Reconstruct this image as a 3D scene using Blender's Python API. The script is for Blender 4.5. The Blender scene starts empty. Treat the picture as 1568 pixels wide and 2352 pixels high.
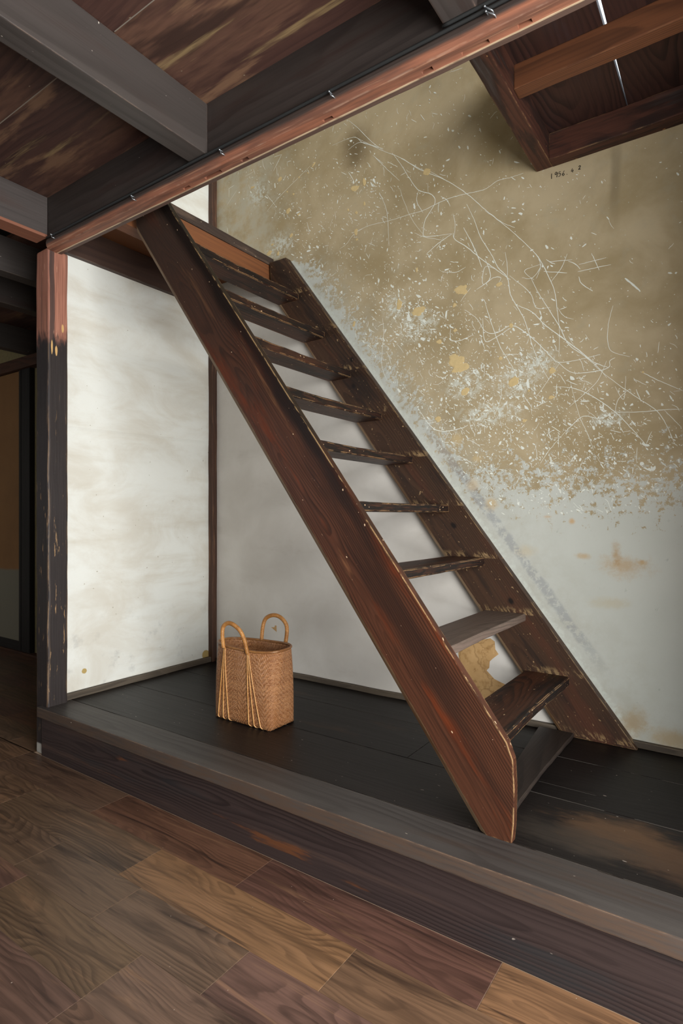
import bpy, bmesh, math, random
from mathutils import Vector, Matrix, noise as mnoise

scene = bpy.context.scene
COL = scene.collection
R = random.Random(7)

# ------------------------------------------------------------------ camera, light, exposure
# frame 1568 x 2352; two-point perspective read off the photograph's vanishing points
FPX, CX, HZ, EYE = 1331.0, 784.0, 1187.0, 1.15
TH = math.atan((1711.0 - CX) / FPX)
cd = bpy.data.cameras.new('camera')
cd.sensor_fit = 'VERTICAL'; cd.sensor_height = 36.0
cd.lens = FPX / 2352.0 * 36.0
cd.shift_y = (HZ - 1176.0) / 2352.0
cd.clip_start = 0.05
cam = bpy.data.objects.new('camera', cd); COL.objects.link(cam)
cam.location = (0, 0, EYE)
cam.rotation_euler = (math.pi / 2, 0, TH)
scene.camera = cam
_fw = Vector((-math.sin(TH), math.cos(TH), 0)); _rt = Vector((math.cos(TH), math.sin(TH), 0))
YW = 2.56                                    # plane of the back wall
def wallpt(px, py):                          # photo pixel -> (x, z) on the back wall
    d = _fw + _rt * ((px - CX) / FPX) + Vector((0, 0, 1)) * ((HZ - py) / FPX)
    t = YW / d.y
    return d.x * t, EYE + d.z * t

w = bpy.data.worlds.new('sky'); scene.world = w; w.use_nodes = True
w.node_tree.nodes['Background'].inputs[0].default_value = (0.80, 0.90, 1.0, 1)
w.node_tree.nodes['Background'].inputs[1].default_value = 3.0

def area(name, loc, rot, sx, sy, watts, col):
    l = bpy.data.lights.new(name, 'AREA'); l.shape = 'RECTANGLE'; l.size = sx; l.size_y = sy
    l.energy = watts; l.color = col
    o = bpy.data.objects.new(name, l); COL.objects.link(o); o.location = loc; o.rotation_euler = rot
    return o
# daylight just outside the two openings that the photograph's light comes from: the right of the ground floor and of the upper storey
area('window_right_offscreen', (1.24, 0.30, 1.20), (0, math.radians(90), 0), 1.95, 1.9, 205, (1.0, 0.985, 0.955))
area('window_upper_right_offscreen', (1.24, 1.2, 3.95), (0, math.radians(90), 0), 1.1, 1.8, 100, (1.0, 0.98, 0.94))

vs = scene.view_settings
vs.view_transform = 'Standard'; vs.look = 'None'; vs.exposure = 0.0; vs.gamma = 1.0
vs.use_curve_mapping = False

# ------------------------------------------------------------------ node helpers
def lin(h):
    h = h.lstrip('#'); o = []
    for i in (0, 2, 4):
        c = int(h[i:i + 2], 16) / 255
        o.append(c / 12.92 if c <= 0.04045 else ((c + 0.055) / 1.055) ** 2.4)
    return (*o, 1)

class G:
    def __init__(s, name):
        s.mat = bpy.data.materials.new(name); s.mat.use_nodes = True
        s.nt = s.mat.node_tree; s.nt.nodes.clear()
        s.out = s.nt.nodes.new('ShaderNodeOutputMaterial')
        s.b = s.nt.nodes.new('ShaderNodeBsdfPrincipled')
        s.nt.links.new(s.b.outputs[0], s.out.inputs[0])
        s.tc = s.nt.nodes.new('ShaderNodeTexCoord')
        s.P = s.tc.outputs['Object']
        s._rnd = None
    def put(s, sock, v):
        if v is None: return
        if isinstance(v, bpy.types.NodeSocket): s.nt.links.new(v, sock)
        else:
            if hasattr(sock.default_value, '__len__') and not hasattr(v, '__len__'): v = (v,) * len(sock.default_value)
            if hasattr(sock.default_value, '__len__') and len(sock.default_value) == 3 and len(v) == 4: v = v[:3]
            sock.default_value = v
    def n(s, t, **k):
        x = s.nt.nodes.new(t)
        for a, b in k.items(): setattr(x, a, b)
        return x
    def m(s, op, a, b=None, c=None, clamp=False):
        x = s.n('ShaderNodeMath', operation=op, use_clamp=clamp)
        for i, v in enumerate((a, b, c)): s.put(x.inputs[i], v)
        return x.outputs[0]
    def add(s, a, b): return s.m('ADD', a, b)
    def sub(s, a, b): return s.m('SUBTRACT', a, b)
    def mul(s, a, b): return s.m('MULTIPLY', a, b)
    def v(s, op, a, b=None):
        x = s.n('ShaderNodeVectorMath', operation=op)
        s.put(x.inputs[0], a)
        if b is not None: s.put(x.inputs[3] if op == 'SCALE' else x.inputs[1], b)
        return x.outputs[1] if op in ('LENGTH', 'DISTANCE', 'DOT_PRODUCT') else x.outputs[0]
    def sep(s, a):
        x = s.n('ShaderNodeSeparateXYZ'); s.put(x.inputs[0], a); return x.outputs
    def comb(s, a, b, c):
        x = s.n('ShaderNodeCombineXYZ')
        for i, q in enumerate((a, b, c)): s.put(x.inputs[i], q)
        return x.outputs[0]
    def noise(s, vec, scale=1, detail=3, rough=0.5, dist=0.0):
        x = s.n('ShaderNodeTexNoise'); s.put(x.inputs['Vector'], vec)
        x.inputs['Scale'].default_value = scale; x.inputs['Detail'].default_value = detail
        x.inputs['Roughness'].default_value = rough; x.inputs['Distortion'].default_value = dist
        return x.outputs[0]
    def vor(s, vec, scale=1, feature='F1'):
        x = s.n('ShaderNodeTexVoronoi', feature=feature); s.put(x.inputs['Vector'], vec)
        x.inputs['Scale'].default_value = scale
        return x.outputs[0]
    def white(s, vec):
        x = s.n('ShaderNodeTexWhiteNoise'); s.put(x.inputs[0], vec); return x.outputs[0]
    def ss(s, x, a, b):                      # smoothstep
        k = s.n('ShaderNodeMapRange', interpolation_type='SMOOTHSTEP')
        s.put(k.inputs[0], x); k.inputs[1].default_value = min(a, b); k.inputs[2].default_value = max(a, b)
        if a > b: k.inputs[3].default_value = 1; k.inputs[4].default_value = 0
        return k.outputs[0]
    def mix(s, f, a, b, blend='MIX'):
        x = s.n('ShaderNodeMix', data_type='RGBA', blend_type=blend, clamp_factor=True)
        s.put(x.inputs[0], f); s.put(x.inputs[6], a); s.put(x.inputs[7], b); return x.outputs[2]
    def ramp(s, f, stops):
        x = s.n('ShaderNodeValToRGB'); s.put(x.inputs[0], f); e = x.color_ramp.elements
        while len(e) < len(stops): e.new(0.5)
        for q, (p, c) in zip(e, stops): q.position = p; q.color = c
        return x.outputs[0]
    @property
    def rnd(s):
        if s._rnd is None: s._rnd = s.n('ShaderNodeObjectInfo').outputs['Random']
        return s._rnd
    def edge(s, radius=0.006):               # 1 on arrises, 0 on flats
        b = s.n('ShaderNodeBevel', samples=2); b.inputs[0].default_value = radius
        g = s.n('ShaderNodeNewGeometry')
        d = s.v('DOT_PRODUCT', b.outputs[0], g.outputs['Normal'])
        return s.ss(d, 0.985, 0.86)
    def done(s, col, rough=0.6, bump=None, strength=0.2, dist=0.002, spec=0.35):
        s.put(s.b.inputs['Base Color'], col); s.put(s.b.inputs['Roughness'], rough)
        s.b.inputs['Specular IOR Level'].default_value = spec
        if bump is not None:
            x = s.n('ShaderNodeBump'); x.inputs['Strength'].default_value = strength
            x.inputs['Distance'].default_value = dist; s.put(x.inputs['Height'], bump)
            s.nt.links.new(x.outputs[0], s.b.inputs['Normal'])
        return s.mat

def wood_base(g, face='z', freq=70, tilt=0.05, pith=0.12, spread=0.14, warp=0.035, fib=150, rnd=True):
    """rings of a log cut by the board: returns (ring 0..1 dark late wood, fibre noise, shifted coord)"""
    P = g.P
    if rnd:
        P = g.v('ADD', P, g.comb(g.mul(g.rnd, 31.0), 0, 0))
    x, y, z = g.sep(P)[:3]
    ox = g.sep(g.P)[0]
    a, b = (y, z) if face == 'z' else (z, y)
    wv = g.comb(g.mul(x, 1.6), g.mul(y, 5.0), g.mul(z, 5.0))
    w1 = g.sub(g.noise(wv, 1.0, 2, 0.5), 0.5)
    w2 = g.sub(g.noise(g.v('ADD', wv, (7.3, 1.1, 4.2)), 1.0, 2, 0.5), 0.5)
    off = g.mul(g.sub(g.rnd, 0.5), spread) if rnd else 0.0
    A = g.add(g.add(a, off), g.add(g.mul(w1, warp * 2), g.mul(ox, tilt * 0.3)))
    B = g.add(g.add(b, pith), g.add(g.mul(w2, warp * 2), g.mul(ox, tilt)))
    r = g.m('SQRT', g.add(g.mul(A, A), g.mul(B, B)))
    fv = g.comb(g.mul(x, 3.0), g.mul(y, fib), g.mul(z, fib))
    fibre = g.noise(fv, 1.0, 3, 0.6)
    t = g.m('FRACT', g.add(g.mul(r, freq), g.mul(fibre, 0.18)))
    ring = g.mul(g.ss(t, 0.25, 0.88), g.ss(t, 1.0, 0.92))
    return ring, fibre, P

def wood(name, c_early, c_late, face='z', freq=70, tilt=0.05, pith=0.12, spread=0.14, warp=0.035, fib=150,
         ring_amt=0.8, fib_amt=0.25, var=0.0, patch=None, spots=None, edge=None, rough=0.5, bump=0.25, spec=0.35, rnd=True, grad=None, band=None, front=None, spot_at=None, scuff=None):
    g = G(name)
    ring, fibre, P = wood_base(g, face, freq, tilt, pith, spread, warp, fib, rnd)
    x, y, z = g.sep(P)[:3]
    vis = g.add(0.25, g.mul(0.75, g.ss(g.noise(g.comb(g.mul(x, 0.9), g.mul(y, 6), g.mul(z, 6)), 1.0, 2, 0.5), 0.36, 0.62)))
    ring = g.mul(ring, vis)
    col = g.mix(g.mul(ring, ring_amt), lin(c_early), lin(c_late))
    col = g.mix(g.mul(g.ss(fibre, 0.45, 0.75), fib_amt), col, lin(c_late))
    for p in (patch or []):                  # (colour, scale_x, scale_yz, lo, hi, amount)
        pc, sx, sy, lo, hi, am = p
        nz = g.noise(g.comb(g.mul(x, sx), g.mul(y, sy), g.mul(z, sy)), 1.0, 5, 0.62)
        nz = g.add(nz, g.mul(g.sub(fibre, 0.5), 0.12))
        col = g.mix(g.mul(g.ss(nz, lo, hi), am), col, lin(pc))
    ox, oy, oz = g.sep(g.P)[:3]
    if grad:                                 # colour change along the board (colour, from, to, amount)
        gn = g.add(ox, g.mul(g.sub(g.noise(g.P, 5.0, 4, 0.6), 0.5), 0.8))
        col = g.mix(g.mul(g.ss(gn, grad[1], grad[2]), grad[3]), col, lin(grad[0]))
    if band:                                 # sooty band along one edge (colour, from, to, x from, x to)
        bn = g.add(oz, g.mul(g.sub(g.noise(g.comb(g.mul(ox, 2.2), g.mul(oy, 4), g.mul(oz, 9)), 1.0, 4, 0.6), 0.5), 0.10))
        col = g.mix(g.mul(g.mul(g.ss(bn, band[1], band[2]), g.ss(ox, band[3], band[4])), 0.9), col, lin(band[0]))
    if front:                                # weathered front face of a board (colour, from, to in its own y)
        fn = g.noise(g.comb(g.mul(ox, 9), g.mul(oy, 60), g.mul(oz, 90)), 1.0, 5, 0.65)
        col = g.mix(g.mul(g.ss(oy, front[1], front[2]), g.add(0.35, g.mul(0.65, g.ss(fn, 0.35, 0.6)))), col, lin(front[0]))
    for cx_, cy_, cz_, rx_, ry_, rz_, cc, am in (spot_at or []):      # marks with a place of their own
        q = g.comb(g.mul(g.sub(ox, cx_), 1 / rx_), g.mul(g.sub(oy, cy_), 1 / ry_), g.mul(g.sub(oz, cz_), 1 / rz_))
        nn2 = g.noise(g.comb(g.mul(ox, 9), g.mul(oy, 26), g.mul(oz, 26)), 1.0, 5, 0.65)
        dd = g.add(g.v('LENGTH', q), g.mul(g.sub(nn2, 0.5), 1.6))
        col = g.mix(g.mul(g.ss(dd, 1.1, 0.35), am), col, lin(cc))
    if scuff:                                # pale scuffs left by feet above each tread
        zz = g.add(1.4 - 0.486, g.sub(g.mul(ox, s_), g.mul(oz, c_)))
        tt = g.m('FRACT', g.mul(zz, 1 / 0.2387))
        sn = g.noise(g.comb(g.mul(ox, 18), g.mul(oy, 20), g.mul(oz, 70)), 1.0, 4, 0.7)
        col = g.mix(g.mul(g.mul(g.ss(tt, 0.16, 0.04), g.ss(sn, 0.50, 0.60)), 0.75), col, lin(scuff))
    if var:
        k = g.add(1 - var, g.mul(g.white(g.comb(g.rnd, 3.1, 0)), 2 * var))
        col = g.v('SCALE', col, k)
    if spots:                                # small flecks (colour, scale, threshold)
        for sc_, th, cc in spots:
            v1 = g.noise(g.comb(g.mul(x, sc_ * 0.55), g.mul(y, sc_), g.mul(z, sc_)), 1.0, 1, 0.4)
            col = g.mix(g.ss(v1, th, th + 0.025), col, lin(cc))
    if edge:                                 # worn arrises (colour, amount, radius)
        ec, ea, er = edge
        nn = g.noise(g.comb(g.mul(x, 14.0), g.mul(y, 40.0), g.mul(z, 40.0)), 1.0, 4, 0.65)
        col = g.mix(g.mul(g.mul(g.edge(er), g.ss(nn, 0.44, 0.56)), ea), col, lin(ec))
    h = g.add(g.mul(ring, -0.5), g.mul(fibre, 0.8))
    rr = g.add(rough - 0.08, g.mul(fibre, 0.16))
    return g.done(col, rr, h, bump, 0.0015, spec)

# ------------------------------------------------------------------ mesh helpers
def world_m(o):
    m = o.matrix_basis.copy()
    if o.parent: m = world_m(o.parent) @ o.matrix_parent_inverse @ m
    return m
def adopt(c, p):
    if p is None: return
    c.parent = p; c.matrix_parent_inverse = world_m(p).inverted()
def obj(name, me, mat, parent=None, loc=(0, 0, 0), mw=None):
    o = bpy.data.objects.new(name, me); COL.objects.link(o)
    if mat and not me.materials: me.materials.append(mat)
    if mw is not None: o.matrix_basis = mw
    else: o.location = loc
    adopt(o, parent); return o
def tag(o, label=None, cat=None, group=None, kind=None):
    for k, v in (('label', label), ('category', cat), ('group', group), ('kind', kind)):
        if v: o[k] = v
    return o
def struct(o, label, cat='structure'):
    return tag(o, label, cat, None, 'structure')
def finish(bm, name, smooth=False):
    bmesh.ops.recalc_face_normals(bm, faces=bm.faces)
    me = bpy.data.meshes.new(name); bm.to_mesh(me); bm.free()
    if smooth:
        for p in me.polygons: p.use_smooth = True
    return me
AX = {'x': Matrix.Identity(4), 'y': Matrix.Rotation(math.pi / 2, 4, 'Z'), 'z': Matrix.Rotation(-math.pi / 2, 4, 'Y')}
def box(name, mat, x0, x1, y0, y1, z0, z1, grain='x', bevel=0.003, parent=None, wob=0.0, cuts=0):
    """bevelled board or beam; the object's own X runs along the grain"""
    c = Vector(((x0 + x1) / 2, (y0 + y1) / 2, (z0 + z1) / 2)); d = Vector((x1 - x0, y1 - y0, z1 - z0))
    if grain == 'x': L = d
    elif grain == 'y': L = Vector((d.y, d.x, d.z))
    else: L = Vector((d.z, d.y, d.x))
    bm = bmesh.new(); bmesh.ops.create_cube(bm, size=1.0)
    bmesh.ops.scale(bm, vec=L, verts=bm.verts)
    if bevel: bmesh.ops.bevel(bm, geom=list(bm.edges), offset=min(bevel, min(L) * 0.4), segments=2, affect='EDGES', profile=0.6)
    if cuts:
        es = [e for e in bm.edges if abs((e.verts[0].co - e.verts[1].co).x) > L.x * 0.5]
        bmesh.ops.subdivide_edges(bm, edges=es, cuts=cuts)
        for v in bm.verts:
            k = Vector((v.co.x * 5.0, v.co.y * 9.0, v.co.z * 9.0)) + c * 3
            v.co.y += wob * mnoise.noise(k); v.co.z += wob * mnoise.noise(k + Vector((3, 8, 1)))
    me = finish(bm, name)
    return obj(name, me, mat, parent, mw=Matrix.Translation(c) @ AX[grain])
def prism(name, mat, pts, y0, y1, axis_m, bevel=0.003, parent=None, cham=None, mat2=None):
    """outline pts in the xz plane extruded from y0 to y1, stored in the frame axis_m"""
    inv = axis_m.inverted(); bm = bmesh.new()
    fr = list(pts)
    if cham:                                 # the front arris of the lower edge is worn back
        fr[0] = (fr[0][0] + cham * 1.25, fr[0][1]); fr[-1] = (fr[-1][0] + cham * 0.8, fr[-1][1] + cham * 0.6)
    a = [bm.verts.new(inv @ Vector((x, y0, z))) for x, z in fr]
    if cham:
        q0 = bm.verts.new(inv @ Vector((pts[0][0], y0 + cham * 0.75, pts[0][1]))); q1 = bm.verts.new(inv @ Vector((pts[-1][0], y0 + cham * 0.75, pts[-1][1])))
    b = [bm.verts.new(inv @ Vector((x, y1, z))) for x, z in pts]
    bm.faces.new(a); bm.faces.new(b[::-1])
    n = len(pts)
    for i in range(n):
        if cham and i == n - 1: bm.faces.new((a[-1], q1, q0, a[0])); bm.faces.new((q1, b[-1], b[0], q0))
        elif cham and i == 0: bm.faces.new((a[0], q0, b[0], b[1], a[1]))
        elif cham and i == n - 2: bm.faces.new((a[i], b[i], b[-1], q1, a[-1]))
        else: bm.faces.new((a[i], b[i], b[(i + 1) % n], a[(i + 1) % n]))
    bmesh.ops.recalc_face_normals(bm, faces=bm.faces)
    if bevel: bmesh.ops.bevel(bm, geom=list(bm.edges), offset=bevel, segments=2, affect='EDGES', profile=0.6)
    me = finish(bm, name)
    if mat2:
        me.materials.append(mat); me.materials.append(mat2)
        for p in me.polygons:
            if p.normal.z > 0.25 and abs(p.normal.x) < 0.2: p.material_index = 1
    return obj(name, me, mat, parent, mw=axis_m)
def tube_bm(bm, pts, rad, seg=8, closed=False, cap=True):
    rings = []; n = len(pts); up = Vector((0.13, 0.21, 1)).normalized()
    for i, p in enumerate(pts):
        p = Vector(p)
        if closed: t = Vector(pts[(i + 1) % n]) - Vector(pts[i - 1])
        else: t = Vector(pts[min(i + 1, n - 1)]) - Vector(pts[max(i - 1, 0)])
        t.normalize(); u = t.cross(up)
        if u.length < 1e-3: u = t.cross(Vector((1, 0, 0)))
        u.normalize(); vv = t.cross(u)
        r = rad[i] if hasattr(rad, '__len__') else rad
        rings.append([bm.verts.new(p + (u * math.cos(2 * math.pi * k / seg) + vv * math.sin(2 * math.pi * k / seg)) * r) for k in range(seg)])
    for i in range(n if closed else n - 1):
        A, B = rings[i], rings[(i + 1) % n]
        for k in range(seg): bm.faces.new((A[k], A[(k + 1) % seg], B[(k + 1) % seg], B[k]))
    if cap and not closed: bm.faces.new(rings[0][::-1]); bm.faces.new(rings[-1])
def tube(name, mat, pts, rad, seg=8, parent=None, closed=False, origin=None):
    bm = bmesh.new(); o = Vector(origin if origin is not None else pts[0])
    tube_bm(bm, [Vector(p) - o for p in pts], rad, seg, closed)
    return obj(name, finish(bm, name, True), mat, parent, loc=o)
def empty(name, loc):
    o = bpy.data.objects.new(name, None); COL.objects.link(o); o.location = loc; o.empty_display_size = 0.1; return o

# ------------------------------------------------------------------ materials
M = {}
ang = math.atan(1.345); c_, s_ = math.cos(ang), math.sin(ang)
def slope_frame(x, y, z):
    return Matrix(((-c_, 0, -s_, x), (0, 1, 0, y), (s_, 0, -c_, z), (0, 0, 0, 1)))
def slope_local(x, z): dx, dz = x + 1.4, z - 1.4; return -c_ * dx + s_ * dz, -s_ * dx - c_ * dz
M['beam_dark'] = wood('dark_smoked_beam', '#3c3532', '#241f1e', face='y', freq=38, tilt=0.03, pith=0.2, warp=0.03, ring_amt=0.5, fib_amt=0.35,
                      patch=[('#4a433f', 0.9, 5, 0.5, 0.75, 0.6), ('#36231f', 0.7, 7, 0.52, 0.72, 0.7)], edge=('#8a6f5e', 0.8, 0.004), rough=0.5, bump=0.12, spots=[(90, 0.79, '#b0a79c')])
M['joist'] = wood('dark_joist_wood', '#413b38', '#2d2825', face='y', freq=30, tilt=0.03, pith=0.2, warp=0.03, ring_amt=0.45, fib_amt=0.3,
                  patch=[('#4b4541', 0.8, 5, 0.5, 0.75, 0.6), ('#3c2b26', 0.7, 7, 0.52, 0.72, 0.6)], edge=('#8c7260', 0.8, 0.004), rough=0.5, bump=0.1, spots=[(80, 0.8, '#b0a79c')])
M['ceiling'] = wood('stained_ceiling_board', '#4b332c', '#2c1c1a', freq=40, tilt=0.04, pith=0.1, spread=0.2, warp=0.05, fib=110, ring_amt=0.5, fib_amt=0.4,
                    patch=[('#735342', 1.0, 4.5, 0.46, 0.64, 0.75), ('#1e1313', 1.0, 5, 0.54, 0.68, 0.75), ('#80614a', 1.6, 9, 0.54, 0.66, 0.75), ('#97805a', 1.1, 13, 0.58, 0.70, 0.75)],
                    rough=0.62, bump=0.3, var=0.12, spots=[(70, 0.8, '#8a7a66')])
M['upper_board'] = wood('dark_upper_floor_board', '#3c2620', '#1f1413', freq=60, tilt=0.1, pith=0.06, spread=0.1, warp=0.06, ring_amt=0.8, fib_amt=0.3,
                        patch=[('#40363a', 1.2, 6, 0.5, 0.72, 0.5)], rough=0.55, bump=0.2)
M['trimmer'] = wood('red_brown_trimmer', '#4c2d22', '#2a1814', face='y', freq=80, pith=0.15, ring_amt=0.5, fib_amt=0.35,
                    patch=[('#241815', 2.5, 14, 0.48, 0.6, 0.8), ('#6a6a68', 0.6, 4, 0.6, 0.75, 0.5)], edge=('#b08a5e', 0.9, 0.006), rough=0.6, bump=0.25, spots=[(60, 0.76, '#a5784e')])
M['upper_joist'] = wood('warm_brown_joist', '#6a4129', '#3d2518', face='y', freq=120, pith=0.3, tilt=0.01, warp=0.015, ring_amt=0.6, fib_amt=0.4,
                   patch=[('#3a241b', 1.2, 8, 0.5, 0.66, 0.7)], rough=0.6, bump=0.2, edge=('#9a7350', 0.6, 0.004))
M['header'] = wood('orange_brown_timber', '#734729', '#472a1c', face='y', freq=130, pith=0.3, tilt=0.01, warp=0.012, ring_amt=0.55, fib_amt=0.35,
                   patch=[('#6a3a22', 1.2, 5, 0.5, 0.7, 0.6)], rough=0.6, bump=0.2)
M['edge_dark'] = wood('soot_dark_edge_board', '#3a2d26', '#201915', face='y', freq=60, rough=0.7, bump=0.5, patch=[('#57463a', 3, 20, 0.52, 0.64, 0.7)], edge=('#7d6850', 0.6, 0.004), spots=[(80, 0.74, '#8b7a66')])
M['lintel'] = wood('brown_wall_plate', '#46342c', '#2e2220', face='y', freq=35, ring_amt=0.5, rough=0.55, bump=0.1, edge=('#a48a76', 0.7, 0.004))
M['stringer'] = wood('red_brown_stair_wood', '#4e2f21', '#1d110c', face='y', freq=120, tilt=0.045, pith=0.05, warp=0.05, fib=190, ring_amt=0.62, fib_amt=0.6, rnd=True, spread=0.05,
                     patch=[('#743214', 1.3, 9, 0.54, 0.70, 0.75), ('#241915', 1.0, 7, 0.5, 0.66, 0.6), ('#835a3c', 1.6, 22, 0.60, 0.70, 0.55)],
                     edge=('#d8b27e', 0.9, 0.006), rough=0.42, bump=0.35, spots=[(75, 0.77, '#c9ad8c'), (190, 0.79, '#b59a80')], spec=0.25,
                     grad=('#3b302a', -0.1, 1.3, 0.75), band=('#16110f', -0.085, -0.135, -0.9, 0.0))
M['pale_edge'] = wood('pale_chamfer_wood', '#a58a6c', '#6b5038', face='y', freq=140, tilt=0.01, pith=0.3, ring_amt=0.6, fib_amt=0.5, patch=[('#6e4c2c', 1.5, 12, 0.45, 0.6, 0.8)], rough=0.6, bump=0.3)
KN = []
for kx, kz in ((-1.686, 1.97), (-1.675, 1.83), (-1.114, 1.11), (-0.846, 0.78)):
    lx, lz = slope_local(kx, kz); KN.append((lx, 0.0, lz, 0.020, 0.2, 0.016, '#140d0a', 0.95))
M['stringer_far'] = wood('brown_stair_wood', '#422d1f', '#20150f', face='y', freq=100, tilt=0.05, pith=0.09, warp=0.04, ring_amt=0.6, fib_amt=0.4, spread=0.05,
                         patch=[('#4f2c1d', 1.3, 7, 0.52, 0.7, 0.6), ('#1f1713', 1.6, 9, 0.50, 0.64, 0.7)], edge=('#b39465', 0.8, 0.006), rough=0.55, bump=0.3,
                         spots=[(90, 0.75, '#8c7252'), (200, 0.76, '#7d6448')], spot_at=KN, scuff='#8f7552')
M['tread'] = wood('worn_black_tread', '#472a1c', '#1e1410', freq=110, tilt=0.04, pith=0.1, ring_amt=0.7, fib_amt=0.4,
                  patch=[('#161211', 1.6, 9, 0.46, 0.60, 0.75), ('#5c331f', 1.4, 8, 0.56, 0.72, 0.6)], edge=('#cfa270', 0.95, 0.0045), rough=0.5, bump=0.3, spots=[(100, 0.75, '#bb9b77')],
                  front=('#151211', -0.060, -0.070), spec=0.25)
M['tread_new'] = wood('grey_brown_tread', '#6a5a50', '#40362f', freq=95, tilt=0.09, pith=0.06, ring_amt=0.8, fib_amt=0.4, rough=0.55, bump=0.25, edge=('#8a7868', 0.5, 0.004))
M['tread_low'] = wood('dark_bottom_tread', '#2e2622', '#1b1614', freq=60, tilt=0.06, pith=0.1, ring_amt=0.6, rough=0.5, bump=0.2, edge=('#6b5c4e', 0.5, 0.004))
M['platform'] = wood('black_platform_board', '#191514', '#0e0b0b', freq=90, tilt=0.04, pith=0.12, ring_amt=0.6, fib_amt=0.4,
                     patch=[('#3a291c', 1.5, 7, 0.60, 0.74, 0.7)], rough=0.42, bump=0.15, spots=[(55, 0.79, '#6a6058'), (120, 0.80, '#857a70')], edge=('#5d564c', 0.7, 0.003), spec=0.18)
M['platform_worn'] = wood('worn_black_platform_board', '#1e1917', '#100d0d', freq=90, tilt=0.03, pith=0.12, ring_amt=0.6, fib_amt=0.4,
                     rough=0.45, bump=0.15, spots=[(55, 0.77, '#7d736a'), (120, 0.78, '#958a80')], edge=('#5d564c', 0.7, 0.003), spec=0.22, rnd=False,
                     spot_at=[(0.56, 0.02, 0, 0.22, 0.13, 1, '#5b432f', 0.85), (0.80, -0.03, 0, 0.3, 0.12, 1, '#463427', 0.8), (0.42, -0.05, 0, 0.25, 0.09, 1, '#39322c', 0.7)])
M['nose'] = wood('greyed_nosing_board', '#47423f', '#312c2a', freq=60, tilt=0.02, pith=0.10, ring_amt=0.55, fib_amt=0.4, warp=0.03,
                 patch=[('#57524e', 0.8, 8, 0.48, 0.7, 0.6), ('#46372e', 1.0, 11, 0.54, 0.68, 0.5)], edge=('#9a8068', 0.9, 0.003), rough=0.45, bump=0.12, spots=[(70, 0.82, '#c0b4a4')], spec=0.2, front=('#54453b', -0.0755, -0.0765))
M['riser'] = wood('dark_riser_board', '#3d3230', '#221b1b', face='y', freq=95, tilt=0.012, pith=0.05, warp=0.03, fib=170, ring_amt=0.7, fib_amt=0.45,
                  patch=[('#57453d', 0.7, 14, 0.52, 0.7, 0.6), ('#6e4429', 1.6, 13, 0.62, 0.70, 0.75), ('#2c2f31', 0.9, 8, 0.54, 0.7, 0.6)], rough=0.5, bump=0.2, spots=[(60, 0.84, '#8a8078')], spec=0.2)
M['grey_trim'] = wood('grey_skirting', '#5a5044', '#3c342c', face='y', freq=80, tilt=0.01, pith=0.3, ring_amt=0.8, fib_amt=0.5, rough=0.65, bump=0.4, edge=('#857763', 0.7, 0.004))
M['corner'] = wood('dark_corner_trim', '#4a3226', '#2b1d18', face='y', freq=60, rough=0.6, bump=0.4, edge=('#8a6a52', 0.6, 0.004), patch=[('#75553e', 3, 40, 0.55, 0.68, 0.7)], rnd=False)
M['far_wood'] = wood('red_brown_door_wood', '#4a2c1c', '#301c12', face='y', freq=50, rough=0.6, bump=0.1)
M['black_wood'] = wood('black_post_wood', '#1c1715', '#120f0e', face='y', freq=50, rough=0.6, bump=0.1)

def walnut():
    g = G('walnut_plank')
    ring, fibre, P = wood_base(g, 'z', 78, 0.05, 0.045, 0.2, 0.10, 230)
    x, y, z = g.sep(P)[:3]
    base = g.n('ShaderNodeObjectInfo').outputs['Color']
    dark = g.mix(0.75, base, lin('#1f1410'))
    vis = g.add(0.15, g.mul(0.85, g.ss(g.noise(g.comb(g.mul(x, 1.4), g.mul(y, 9), 4), 1.0, 2, 0.5), 0.36, 0.62)))
    soft = g.noise(g.comb(g.mul(x, 2.0), g.mul(y, 26), 0), 1.0, 4, 0.6, 0.8)
    big = g.noise(g.comb(g.mul(x, 1.7), g.mul(y, 19), 9), 1.0, 4, 0.6, 1.0)
    col = g.mix(g.mul(g.ss(soft, 0.4, 0.68), 0.6), base, dark)
    col = g.mix(g.mul(g.mul(ring, vis), 0.6), col, dark)
    col = g.mix(g.mul(g.ss(big, 0.55, 0.70), 0.7), col, lin('#261b18'))
    col = g.mix(g.mul(g.ss(g.sub(1.0, big), 0.56, 0.7), 0.3), col, lin('#a37c5c'))
    col = g.mix(g.mul(g.ss(fibre, 0.48, 0.72), 0.3), col, dark)
    fl = g.noise(g.comb(g.mul(x, 120), g.mul(y, 120), 0), 1.0, 0, 0.5)
    col = g.mix(g.ss(fl, 0.90, 0.92), col, lin('#b0a294'))
    return g.done(col, g.add(0.36, g.mul(fibre, 0.12)), g.mul(fibre, 1.0), 0.05, 0.001, 0.4)
M['walnut'] = walnut()
def plain(name, c, rough=0.6, metal=0.0, amt=0.25, scale=30):
    g = G(name); nz = g.noise(g.P, scale, 3, 0.6)
    col = g.mix(g.mul(nz, amt), lin(c), (0, 0, 0, 1))
    g.b.inputs['Metallic'].default_value = metal
    return g.done(col, rough, nz, 0.1, 0.001)
M['filler'] = plain('plank_joint_filler', '#b59d86')
M['subfloor'] = plain('platform_underside', '#1a1614')
M['dust'] = plain('pale_joint_dust', '#403b36', 0.9)
M['seam_pale'] = plain('pale_ceiling_joint', '#8a7f72', 0.9)
M['cable'] = plain('black_cable_sheath', '#2b2c2c', 0.5)
M['metal'] = plain('bright_clip_metal', '#cdd6dc', 0.35, 0.85)
M['flake'] = plain('pale_plaster_scratch', '#e4e7dd', 0.85, amt=0.12)
M['chip'] = plain('yellow_clay_chip', '#d9c08c', 0.9, amt=0.3, scale=60)
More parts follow.
